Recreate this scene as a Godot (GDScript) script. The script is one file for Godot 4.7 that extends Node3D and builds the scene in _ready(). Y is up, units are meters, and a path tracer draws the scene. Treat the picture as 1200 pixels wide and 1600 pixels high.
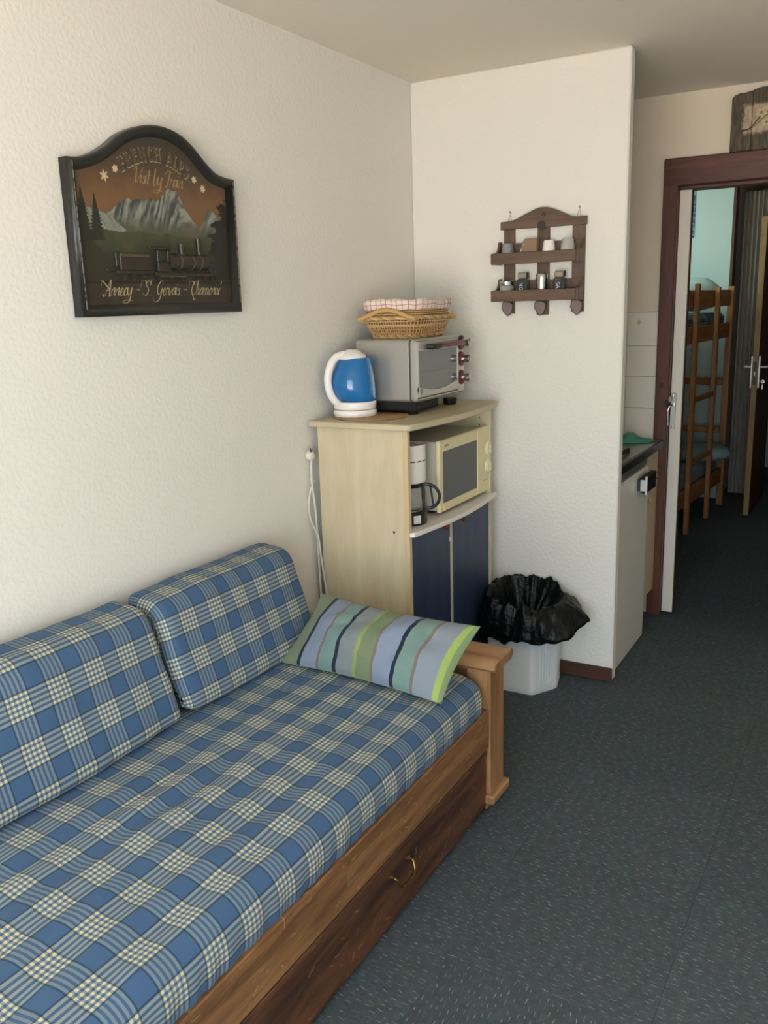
extends Node3D

# ---------------------------------------------------------------- mesh builder
class Sh:
	var p := PackedVector3Array()
	var t := PackedVector2Array()
	var g := PackedInt32Array()
	var xf := Transform3D()
	var uo := Vector2.ZERO
	var sg := 1

	func tri(a: Vector3, b: Vector3, c: Vector3, ua: Vector2, ub: Vector2, uc: Vector2, s: int = -1) -> void:
		p.append(xf * a); p.append(xf * b); p.append(xf * c)
		t.append(ua + uo); t.append(ub + uo); t.append(uc + uo)
		g.append(s)

	func quad(a: Vector3, b: Vector3, c: Vector3, d: Vector3, ua: Vector2, ub: Vector2, uc: Vector2, ud: Vector2, s: int = -1) -> void:
		tri(a, b, c, ua, ub, uc, s)
		tri(a, c, d, ua, uc, ud, s)

	func fix(from: int) -> void:      # turns a closed shape the right way out
		var vol := 0.0
		var o := p[from]
		for i in range(from, p.size(), 3):
			vol += (p[i] - o).dot((p[i + 1] - o).cross(p[i + 2] - o))
		if vol < 0.0:
			for i in range(from, p.size(), 3):
				var q := p[i + 1]; p[i + 1] = p[i + 2]; p[i + 2] = q
				var w := t[i + 1]; t[i + 1] = t[i + 2]; t[i + 2] = w

	func buv(q: Vector3, n: int, ax: int) -> Vector2:
		if n == ax:
			return Vector2(q[(ax + 1) % 3], q[(ax + 2) % 3])
		return Vector2(q[ax], q[3 - n - ax])

	func box(c: Vector3, s: Vector3, bev: float = 0.002, ax: int = 0) -> void:
		var h := s * 0.5
		var b: float = min(bev, min(h.x, min(h.y, h.z)) * 0.9)
		var st := p.size()
		var pt := {}
		for sx in [-1, 1]:
			for sy in [-1, 1]:
				for sz in [-1, 1]:
					for n in 3:
						var q := Vector3(h.x - b, h.y - b, h.z - b)
						q[n] = h[n]
						pt[[sx, sy, sz, n]] = c + q * Vector3(sx, sy, sz)
		for n in 3:
			var i := (n + 1) % 3
			var j := (n + 2) % 3
			for s1 in [-1, 1]:
				var v := []
				for w in [[-1, -1], [1, -1], [1, 1], [-1, 1]]:
					var k := [0, 0, 0]
					k[n] = s1; k[i] = w[0]; k[j] = w[1]
					v.append(pt[[k[0], k[1], k[2], n]])
				_out(v[0], v[1], v[2], c, n, ax); _out(v[0], v[2], v[3], c, n, ax)
				if b > 0.0:
					for s2 in [-1, 1]:     # the edge between axes n and i, along j
						var k1 := [0, 0, 0]; k1[n] = s1; k1[i] = s2; k1[j] = -1
						var k2 := [0, 0, 0]; k2[n] = s1; k2[i] = s2; k2[j] = 1
						var a: Vector3 = pt[[k1[0], k1[1], k1[2], n]]
						var d: Vector3 = pt[[k1[0], k1[1], k1[2], i]]
						var e: Vector3 = pt[[k2[0], k2[1], k2[2], n]]
						var f: Vector3 = pt[[k2[0], k2[1], k2[2], i]]
						_out(a, d, f, c, n, ax); _out(a, f, e, c, n, ax)
		if b > 0.0:
			for sx in [-1, 1]:
				for sy in [-1, 1]:
					for sz in [-1, 1]:
						_out(pt[[sx, sy, sz, 0]], pt[[sx, sy, sz, 1]], pt[[sx, sy, sz, 2]], c, 0, ax)

	func _out(a: Vector3, b: Vector3, c: Vector3, o: Vector3, n: int, ax: int) -> void:
		if (b - a).cross(c - a).dot((a + b + c) / 3.0 - o) < 0.0:
			tri(a, c, b, buv(a, n, ax), buv(c, n, ax), buv(b, n, ax))
		else:
			tri(a, b, c, buv(a, n, ax), buv(b, n, ax), buv(c, n, ax))

	# box from corner to corner
	func bx(a: Vector3, b: Vector3, bev: float = 0.002, ax: int = 0) -> void:
		box((a + b) * 0.5, (b - a).abs(), bev, ax)

	# solid of revolution about Y; profile of (radius, height)
	func lathe(prof: Array, seg: int = 32, c: Vector3 = Vector3.ZERO, sx: float = 1.0, sz: float = 1.0) -> void:
		var st := p.size()
		var len_at := [0.0]
		for i in range(1, prof.size()):
			len_at.append(len_at[i - 1] + (prof[i] as Vector2).distance_to(prof[i - 1]))
		sg += 1
		for i in prof.size() - 1:
			if i > 0:
				var d0: Vector2 = (prof[i] - prof[i - 1]).normalized()
				var d1: Vector2 = (prof[i + 1] - prof[i]).normalized()
				if d0.dot(d1) < 0.75:
					sg += 1
			for k in seg:
				var a0 := TAU * k / seg
				var a1 := TAU * (k + 1) / seg
				var p0: Vector2 = prof[i]
				var p1: Vector2 = prof[i + 1]
				var q := [Vector3(cos(a0) * p0.x * sx, p0.y, sin(a0) * p0.x * sz) + c, Vector3(cos(a1) * p0.x * sx, p0.y, sin(a1) * p0.x * sz) + c, Vector3(cos(a1) * p1.x * sx, p1.y, sin(a1) * p1.x * sz) + c, Vector3(cos(a0) * p1.x * sx, p1.y, sin(a0) * p1.x * sz) + c]
				var u0: float = a0 * 0.05; var u1: float = a1 * 0.05
				if p0.x > 0.0:
					tri(q[0], q[1], q[2], Vector2(u0, len_at[i]), Vector2(u1, len_at[i]), Vector2(u1, len_at[i + 1]), sg)
				if p1.x > 0.0:
					tri(q[0], q[2], q[3], Vector2(u0, len_at[i]), Vector2(u1, len_at[i + 1]), Vector2(u0, len_at[i + 1]), sg)
		fix(st)

	# a round bar along a path; rad is one radius or one for each point
	func tube(pts: Array, rad, seg: int = 10, flat: float = 1.0, closed: bool = false) -> void:
		var st := p.size()
		var n := pts.size()
		var rings := []
		var up := Vector3.UP
		var t0: Vector3 = (pts[1] - pts[0]).normalized()
		if abs(t0.dot(up)) > 0.9:
			up = Vector3.RIGHT
		var length := 0.0
		var uvs := []
		for i in n:
			var tan: Vector3
			if closed:
				tan = (pts[(i + 1) % n] - pts[(i + n - 1) % n]).normalized()
			else:
				tan = (pts[min(i + 1, n - 1)] - pts[max(i - 1, 0)]).normalized()
			var side := tan.cross(up).normalized()
			up = side.cross(tan).normalized()
			var r: float = rad[i] if rad is Array else rad
			var ring := PackedVector3Array()
			var uv := PackedVector2Array()
			if i > 0:
				length += (pts[i] - pts[i - 1]).length()
			for k in seg:
				var a := TAU * k / seg
				ring.append(pts[i] + side * cos(a) * r + up * sin(a) * r * flat)
			for k in seg + 1:
				uv.append(Vector2(length, TAU * k / seg * r))
			rings.append(ring); uvs.append(uv)
		if closed:
			rings.append(rings[0]); uvs.append(uvs[0])
		loft(rings, uvs, not closed)

	func loft(rings: Array, uvs: Array, caps: bool = true, do_fix: bool = true) -> void:
		var st := p.size()
		sg += 1
		var m: int = rings[0].size()
		for i in rings.size() - 1:
			var r0: PackedVector3Array = rings[i]
			var r1: PackedVector3Array = rings[i + 1]
			for k in m:
				var l := (k + 1) % m
				var ua: Vector2 = uvs[i][k]; var ub: Vector2 = uvs[i][k + 1]
				var uc: Vector2 = uvs[i + 1][k + 1]; var ud: Vector2 = uvs[i + 1][k]
				quad(r0[k], r0[l], r1[l], r1[k], ua, ub, uc, ud, sg)
		if caps:
			for e in [0, rings.size() - 1]:
				sg += 1
				var r: PackedVector3Array = rings[e]
				var c := Vector3.ZERO
				for q in r: c += q / m
				var nrm := (r[0] - c).cross(r[m / 3] - c).abs()
				var ax := nrm.max_axis_index()
				for k in m:
					var l := (k + 1) % m
					var i0 := (ax + 1) % 3
					var j0 := (ax + 2) % 3
					var va := Vector2(r[k][i0], r[k][j0]); var vb := Vector2(r[l][i0], r[l][j0]); var vc := Vector2(c[i0], c[j0])
					if e == 0:
						tri(c, r[l], r[k], vc, vb, va, sg)
					else:
						tri(c, r[k], r[l], vc, va, vb, sg)
		if do_fix:
			fix(st)

	# outline in XY pushed along Z from z0 to z1, its edges bevelled; swap turns the grain upright
	func prism(poly: PackedVector2Array, z0: float, z1: float, bev: float = 0.0015, swap: bool = false) -> void:
		var st := p.size()
		var n := poly.size()
		var area := 0.0
		for i in n:
			area += poly[i].cross(poly[(i + 1) % n])
		var sgn := 1.0 if area > 0.0 else -1.0
		var ins := PackedVector2Array()
		for i in n:
			var d0 := (poly[i] - poly[(i + n - 1) % n]).normalized()
			var d1 := (poly[(i + 1) % n] - poly[i]).normalized()
			var n0 := Vector2(-d0.y, d0.x) * sgn
			var n1 := Vector2(-d1.y, d1.x) * sgn
			var m := n0 + n1
			m = m.normalized() / maxf(0.4, m.normalized().dot(n0)) if m.length() > 0.01 else n0
			ins.append(poly[i] + m * bev)
		var f := func(v: Vector2) -> Vector2: return Vector2(v.y, v.x) if swap else v
		var idx := Geometry2D.triangulate_polygon(ins)
		for zz in [z0, z1]:
			for i in range(0, idx.size(), 3):
				var a := ins[idx[i]]; var b := ins[idx[i + 1]]; var c := ins[idx[i + 2]]
				if ((b - a).cross(c - a) < 0.0) == (zz == z1):
					var q := b; b = c; c = q
				tri(Vector3(a.x, a.y, zz), Vector3(b.x, b.y, zz), Vector3(c.x, c.y, zz), f.call(a), f.call(b), f.call(c))
		var per := 0.0
		sg += 3
		for i in n:
			var l := (i + 1) % n
			var d0 := (poly[i] - poly[(i + n - 1) % n]).normalized()
			var d1 := (poly[l] - poly[i]).normalized()
			if d0.dot(d1) < 0.8:
				sg += 3
			var a := poly[i]; var b := poly[l]; var ai := ins[i]; var bi := ins[l]
			var e := a.distance_to(b)
			var rows := [[ai, bi, z0], [a, b, z0 + bev], [a, b, z1 - bev], [ai, bi, z1]]
			for k in 3:
				var r0 = rows[k]; var r1 = rows[k + 1]
				var A := Vector3(r0[0].x, r0[0].y, r0[2]); var B := Vector3(r0[1].x, r0[1].y, r0[2])
				var C := Vector3(r1[1].x, r1[1].y, r1[2]); var D := Vector3(r1[0].x, r1[0].y, r1[2])
				if sgn > 0.0:
					quad(A, B, C, D, Vector2(per, A.z), Vector2(per + e, A.z), Vector2(per + e, C.z), Vector2(per, C.z), sg + k)
				else:
					quad(B, A, D, C, Vector2(per + e, A.z), Vector2(per, A.z), Vector2(per, C.z), Vector2(per + e, C.z), sg + k)
			per += e
		fix(st)

	func mesh(origin: Vector3) -> ArrayMesh:
		var s := SurfaceTool.new()
		s.begin(Mesh.PRIMITIVE_TRIANGLES)
		for i in g.size():
			s.set_smooth_group(g[i])
			for k in [0, 2, 1]:
				s.set_uv(t[i * 3 + k])
				s.add_vertex(p[i * 3 + k] - origin)
		s.generate_normals()
		s.index()
		return s.commit()

# ---------------------------------------------------------------- scene helpers
var taken := {}
var origin_of := {}
var mats := {}

func numbered(called: String) -> String:
	if not taken.has(called):
		taken[called] = 0
		return called
	taken[called] += 1
	return "%s_%03d" % [called, taken[called]]

func thing(called: String, label: String, category: String, at: Vector3, group: String = "") -> Node3D:
	var o := Node3D.new()
	o.name = numbered(called)
	o.position = at
	add_child(o)
	origin_of[o] = at
	tag(o, label, category, group)
	return o

func tag(o: Node, label: String, category: String, group: String = "") -> void:
	o.set_meta("label", label)
	o.set_meta("category", category)
	if group != "":
		o.set_meta("group", group)

# one named mesh under a thing, built in the room's own coordinates
func part(called: String, sh: Sh, m: Material, parent: Node3D) -> MeshInstance3D:
	var o := MeshInstance3D.new()
	o.name = called
	var org: Vector3 = origin_of.get(parent, Vector3.ZERO)
	o.mesh = sh.mesh(org)
	o.material_override = m
	parent.add_child(o, true)
	origin_of[o] = org
	return o

# a thing that is one mesh, its node at its base
func single(called: String, sh: Sh, m: Material, label: String, category: String, at: Vector3, group: String = "") -> MeshInstance3D:
	var o := MeshInstance3D.new()
	o.name = numbered(called)
	o.mesh = sh.mesh(at)
	o.material_override = m
	o.position = at
	add_child(o)
	origin_of[o] = at
	tag(o, label, category, group)
	return o

func struct(called: String, sh: Sh, m: Material, label: String, category: String, parent: Node3D = null) -> MeshInstance3D:
	if parent:
		return part(called, sh, m, parent)
	var o := part(called, sh, m, self)
	o.set_meta("kind", "structure")
	tag(o, label, category)
	return o

func pieces(boxes: Array, bev: float = 0.002, ax: int = 0) -> Sh:
	var s := Sh.new()
	for b in boxes:
		s.bx(b[0], b[1], bev, ax)
	return s

func one(a: Vector3, b: Vector3, bev: float = 0.002, ax: int = 0) -> Sh:
	var s := Sh.new()
	s.bx(a, b, bev, ax)
	return s

func rod(a: Vector3, b: Vector3, r: float, seg: int = 12) -> Sh:
	var s := Sh.new()
	s.tube([a, b], r, seg)
	return s

func V(x: float, y: float, z: float) -> Vector3:
	return Vector3(x, y, z)

func curve(pts: Array, per: int = 6, closed: bool = false) -> Array:
	var out := []
	var n := pts.size()
	var last := n if closed else n - 1
	for i in last:
		var a = pts[(i - 1 + n) % n] if closed else pts[max(i - 1, 0)]
		var b = pts[i]
		var c = pts[(i + 1) % n]
		var d = pts[(i + 2) % n] if closed else pts[min(i + 2, n - 1)]
		for k in per:
			out.append(b.cubic_interpolate(c, a, d, float(k) / per))
	if not closed:
		out.append(pts[n - 1])
	return out

# frame whose Y axis runs along dir
func along(at: Vector3, dir: Vector3) -> Transform3D:
	var y := dir.normalized()
	var x := y.cross(Vector3.UP if absf(y.y) < 0.9 else Vector3.FORWARD).normalized()
	return Transform3D(Basis(x, y, x.cross(y)), at)

# ---------------------------------------------------------------- materials
func rgb(r: float, g: float, b: float) -> Color:
	return Color(r / 255.0, g / 255.0, b / 255.0)

func plain(c: Color, rough: float = 0.6, metal: float = 0.0, spec: float = 0.5) -> StandardMaterial3D:
	var m := StandardMaterial3D.new()
	m.albedo_color = c
	m.roughness = rough
	m.metallic = metal
	m.metallic_specular = spec
	return m

func painted(w: int, h: int, f: Callable) -> ImageTexture:
	var d := PackedByteArray()
	d.resize(w * h * 3)
	var i := 0
	for y in h:
		for x in w:
			var c: Color = f.call(x, y)
			d[i] = int(clampf(c.r, 0, 1) * 255.0)
			d[i + 1] = int(clampf(c.g, 0, 1) * 255.0)
			d[i + 2] = int(clampf(c.b, 0, 1) * 255.0)
			i += 3
	var im := Image.create_from_data(w, h, false, Image.FORMAT_RGB8, d)
	im.generate_mipmaps()
	return ImageTexture.create_from_image(im)

func noise(seed_: int, freq: float, oct: int = 3) -> FastNoiseLite:
	var n := FastNoiseLite.new()
	n.seed = seed_
	n.noise_type = FastNoiseLite.TYPE_SIMPLEX_SMOOTH
	n.frequency = freq
	n.fractal_octaves = oct
	return n

func bumps(seed_: int, freq: float, oct: int, size: int = 512) -> ImageTexture:
	var im := noise(seed_, freq, oct).get_seamless_image(size, size)
	im.convert(Image.FORMAT_L8)
	im.generate_mipmaps()
	return ImageTexture.create_from_image(im)

# wood, grain along u; the picture covers 2 m by 0.5 m
func wood(seed_: int, base: Color, dark: Color, contrast: float, rough: float, knots: int = 0, scratch: Color = Color(0, 0, 0, 0), ring: float = 14.0, w: int = 640) -> StandardMaterial3D:
	var n1 := noise(seed_, 1.0, 3)
	var n2 := noise(seed_ + 7, 1.0, 2)
	var rng := RandomNumberGenerator.new()
	rng.seed = seed_
	var kn := []
	for i in knots:
		kn.append(Vector3(rng.randf() * 2.0, rng.randf() * 0.5, rng.randf_range(0.006, 0.012)))
	var h := w / 4
	var tex := func(x: int, y: int) -> Color:
		var u := 2.0 * x / w
		var v := 0.5 * y / h
		var knot := 0.0
		var warp := 0.0
		for k in kn:
			var dx: float = (u - k.x) * 0.45
			var dy: float = v - k.y
			var d2: float = dx * dx + dy * dy
			var q: float = exp(-d2 / (k.z * k.z * 9.0))
			warp += q * 0.35 * signf(dy)
			knot = maxf(knot, 1.0 - smoothstep(k.z * 0.6, k.z * 1.1, sqrt(dx * dx * 2.0 + dy * dy)))
		var f := n1.get_noise_2d(u * 1.6, v * ring + warp * 2.0)
		var lines := 0.5 + 0.5 * sin((f * 5.0 + v * 60.0 + warp * 6.0))
		var fine := n2.get_noise_2d(u * 9.0, v * 420.0)
		var broad := n2.get_noise_2d(u * 1.1 + 40.0, v * 9.0)
		var k2 := clampf((lines - 0.5) * 0.55 * contrast + fine * 0.45 * contrast + broad * 0.5 * contrast + 0.35, 0.0, 1.0)
		var c := base.lerp(dark, k2)
		return c.lerp(dark * 0.45, knot * 0.85)
	var t := painted(w, h, tex)
	if scratch.a > 0.0:
		var im := t.get_image()
		im.clear_mipmaps()
		for i in 220:
			var q := Vector2(rng.randf() * w, rng.randf() * h)
			var a := rng.randf_range(-0.9, 0.9) + (PI / 2 if rng.randf() < 0.3 else 0.0)
			var bend := rng.randf_range(-0.08, 0.08)
			var s := rng.randf_range(0.25, 0.8)
			for k in rng.randi_range(2, 9):
				im.set_pixel(posmod(int(q.x), w), posmod(int(q.y), h), im.get_pixel(posmod(int(q.x), w), posmod(int(q.y), h)).lerp(scratch, s))
				q += Vector2(cos(a), sin(a) * 1.0)
				a += bend
		im.generate_mipmaps()
		t = ImageTexture.create_from_image(im)
	var m := plain(Color.WHITE, rough)
	m.albedo_texture = t
	m.uv1_scale = Vector3(0.5, 2.0, 1.0)
	return m

# ---------------------------------------------------------------- the scene
const H := 2.5                 # ceiling height
var M := {}

func _ready() -> void:
	# camera
	var cam := Camera3D.new()
	cam.name = "camera"
	cam.fov = 60.294
	cam.near = 0.05
	cam.transform = Transform3D(Basis(Vector3(0.868255, -0.029209, -0.495258), Vector3(-0.089030, 0.972887, -0.213460), Vector3(0.488065, 0.229431, 0.842113)).orthonormalized(), Vector3(1.85466, 1.60595, 3.51799))
	add_child(cam)
	cam.current = true

	# sky, sun, daylight at the window, exposure
	var we := WorldEnvironment.new()
	we.name = "world_environment"
	var env := Environment.new()
	env.background_mode = Environment.BG_SKY
	var sky := Sky.new()
	var ps := ProceduralSkyMaterial.new()
	ps.sky_top_color = Color(0.40, 0.58, 0.86)
	ps.sky_horizon_color = Color(0.80, 0.86, 0.92)
	ps.ground_bottom_color = Color(0.45, 0.42, 0.38)
	ps.ground_horizon_color = Color(0.72, 0.72, 0.70)
	sky.sky_material = ps
	env.sky = sky
	env.ambient_light_source = Environment.AMBIENT_SOURCE_DISABLED
	env.background_energy_multiplier = 1.5
	env.tonemap_mode = Environment.TONE_MAPPER_LINEAR
	env.tonemap_exposure = 1.0
	env.sdfgi_enabled = true
	env.ssao_enabled = true
	env.ssil_enabled = true
	we.environment = env
	add_child(we)
	var day := AreaLight3D.new()      # the soft light of the glazed balcony door behind the camera
	day.name = "window_daylight"
	day.area_size = Vector2(2.0, 2.0)
	day.light_color = Color(0.90, 0.97, 1.0)
	day.light_energy = 8.8
	day.shadow_enabled = true
	day.area_range = 12.0
	day.position = Vector3(1.55, 1.18, 4.40)
	add_child(day)
	# sun running along the facade: it lights the pale ground outside, which throws warm light up at the ceiling
	var sun := DirectionalLight3D.new()
	sun.name = "sun"
	sun.light_color = Color(1.0, 0.84, 0.63)
	sun.light_energy = 16.0
	sun.light_angular_distance = 0.6
	sun.shadow_enabled = true
	sun.transform = Transform3D(Basis.looking_at(Vector3(-0.8, -0.6, -0.06)), Vector3(4, 4, 8))
	add_child(sun)
	# daylight from the small window of the bunk room
	var bunk_day := AreaLight3D.new()
	bunk_day.name = "bunk_window_daylight"
	bunk_day.area_size = Vector2(0.9, 0.6)
	bunk_day.light_color = Color(0.88, 1.0, 0.97)
	bunk_day.light_energy = 1.5
	bunk_day.shadow_enabled = true
	bunk_day.area_range = 8.0
	bunk_day.transform = Transform3D(Basis.looking_at(Vector3(1, 0.0, -0.25)), Vector3(-0.225, 1.98, -2.75))
	add_child(bunk_day)

	make_materials()
	room()
	bunk_room()
	sofa()
	cabinet()
	appliances()
	painting_sign()
	spice_rack()
	bin()
	kitchenette()
	door_sign()

func make_materials() -> void:
	# rough plaster
	var plaster := plain(rgb(230, 226, 218), 0.92, 0.0, 0.25)
	plaster.uv1_triplanar = true
	plaster.uv1_world_triplanar = true
	plaster.uv1_scale = Vector3.ONE * 1.7
	plaster.heightmap_enabled = true
	plaster.heightmap_texture = bumps(11, 0.030, 4, 1024)
	plaster.heightmap_scale = 0.17
	M.plaster = plaster
	M.plaster_fine = plaster.duplicate()
	M.plaster_fine.heightmap_scale = 0.09
	M.plaster_smooth = plain(rgb(228, 215, 196), 0.9, 0.0, 0.25)
	M.ceiling = plain(rgb(228, 220, 206), 0.92, 0.0, 0.2)
	M.pine = wood(3, rgb(172, 129, 88), rgb(128, 88, 55), 0.85, 0.42, 5)
	M.pine_rail = wood(5, rgb(152, 109, 70), rgb(104, 69, 42), 0.95, 0.45, 2, Color(0.85, 0.68, 0.45, 0.6))
	M.dark_drawer = wood(8, rgb(104, 66, 44), rgb(60, 36, 24), 1.0, 0.38, 2, Color(0.80, 0.62, 0.40, 0.7))
	M.red_wood = wood(13, rgb(100, 54, 40), rgb(70, 37, 28), 0.7, 0.45, 9)
	M.rack_wood = wood(21, rgb(108, 84, 66), rgb(74, 55, 43), 0.7, 0.5, 6)
	M.maple = wood(34, rgb(208, 195, 166), rgb(190, 174, 142), 0.55, 0.5, 0, Color(0, 0, 0, 0), 8.0)
	M.maple_top = wood(35, rgb(198, 184, 154), rgb(180, 164, 132), 0.6, 0.5, 0, Color(0, 0, 0, 0), 8.0)
	M.navy = wood(41, rgb(48, 62, 92), rgb(34, 46, 72), 0.7, 0.42)
	M.navy_knob = wood(43, rgb(128, 62, 44), rgb(92, 40, 30), 0.5, 0.4, 0, Color(0, 0, 0, 0), 14.0, 256)
	M.bunk_wood = wood(52, rgb(190, 134, 84), rgb(140, 88, 50), 0.7, 0.5, 6)
	M.grey_boards = wood(61, rgb(96, 84, 70), rgb(64, 54, 46), 0.8, 0.7, 2)
	M.brown_wood = wood(63, rgb(104, 72, 50), rgb(70, 46, 34), 0.7, 0.5, 2)
	M.brown_dark = wood(68, rgb(92, 55, 38), rgb(66, 39, 28), 0.6, 0.5, 0, Color(0, 0, 0, 0), 14.0, 256)
	M.mat_wood = wood(66, rgb(176, 140, 98), rgb(146, 110, 72), 0.7, 0.5, 0, Color(0, 0, 0, 0), 20.0, 512)
	M.white_gloss = plain(rgb(232, 226, 218), 0.35)
	M.white_paint = plain(rgb(222, 214, 204), 0.5)
	M.black = plain(rgb(22, 22, 24), 0.35)
	M.black_matt = plain(rgb(26, 26, 27), 0.7)
	M.chrome = plain(rgb(200, 198, 194), 0.22, 1.0)
	M.steel = plain(rgb(176, 174, 168), 0.34, 1.0)
	M.brass = plain(rgb(132, 104, 64), 0.33, 1.0)
	M.plaid = plaid()

func plaid() -> StandardMaterial3D:
	var w := 512
	var blue := rgb(72, 99, 131)
	var cream := rgb(214, 202, 164)
	var pale := rgb(168, 172, 164)
	var line := rgb(40, 56, 62)
	var band := func(q: float) -> int:      # 0 plain blue, 1 light stripe, 2 blue stripe, 3 dark line
		if q < 0.5:
			return 1 if int(q / 0.5 * 9.0) % 2 == 0 else 2
		if (q > 0.512 and q < 0.54) or (q > 0.96 and q < 0.988):
			return 3
		return 0
	var n := noise(5, 0.35, 2)
	var f := func(x: int, y: int) -> Color:
		var a: int = band.call(float(x) / w)
		var b: int = band.call(float(y) / w)
		var c1: Color = cream if a == 1 else (line if a == 3 else blue)
		var c2: Color = pale if b == 1 else (line if b == 3 else blue)
		var k := 0.5
		if a == 3 or b == 3: k = 0.42 if a == 3 else 0.58
		var c := c1.lerp(c2, k)
		if a == 1 and b == 1: c = cream
		if a == 0 and b == 0: c = rgb(70, 100, 136)
		var th := 0.96 + 0.05 * sin(x * 1.9) * sin(y * 1.9) + 0.03 * n.get_noise_2d(x, y)
		return c * th
	var m := plain(Color.WHITE, 0.85, 0.0, 0.3)
	m.albedo_texture = painted(w, w, f)
	m.uv1_scale = Vector3(1.0 / 0.112, 1.0 / 0.112, 1)
	m.rim_enabled = true
	m.rim = 0.15
	return m

func carpet_material(seed_: int, tint: float) -> StandardMaterial3D:
	var rng := RandomNumberGenerator.new()
	rng.seed = seed_
	var n := noise(seed_, 0.012, 3)
	var n2 := noise(seed_ + 3, 0.6, 2)
	var w := 1024
	var base := rgb(74, 82, 86)
	var f := func(x: int, y: int) -> Color:
		var k := 1.0 + 0.10 * n.get_noise_2d(x * 4.0, y * 4.0) + 0.18 * n2.get_noise_2d(x * 2.0, y * 4.0)
		var hue := n.get_noise_2d(x * 1.6 + 500.0, y * 1.6)
		return Color(base.r * (1.0 + 0.06 * hue), base.g * (1.0 - 0.03 * hue), base.b * (1.0 + 0.05 * hue)) * (k * tint)
	var im := painted(256, 256, f).get_image()
	im.clear_mipmaps()
	im.resize(w, w, Image.INTERPOLATE_CUBIC)
	var rows := 36
	for r in rows:
		var x := rng.randf_range(0, 30)
		while x < w:
			var y := (r + 0.5) * w / rows + rng.randf_range(-5, 5)
			var l := rng.randi_range(20, 42)
			var s := rng.randf_range(0.2, 1.0)
			var c := rgb(176, 185, 186)
			var up := rng.randf_range(-0.15, 0.15)
			for k in l:
				var e := s * (1.0 - absf(2.0 * k / l - 1.0) * 0.5)
				for d in [0, 1, 2, 3]:
					var px := posmod(int(x + k), w)
					var py := posmod(int(y + up * k + d + (2.0 if k > l * 0.5 else 0.0)), w)
					im.set_pixel(px, py, im.get_pixel(px, py).lerp(c, e * (0.5 if d == 0 or d == 3 else 1.0)))
			x += l + rng.randf_range(16, 64)
	im.generate_mipmaps()
	var m := plain(Color.WHITE, 0.72, 0.0, 0.4)
	m.albedo_texture = ImageTexture.create_from_image(im)
	m.uv1_scale = Vector3(1.0 / 0.505, 1.0 / 0.5325, 1)
	return m

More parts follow.
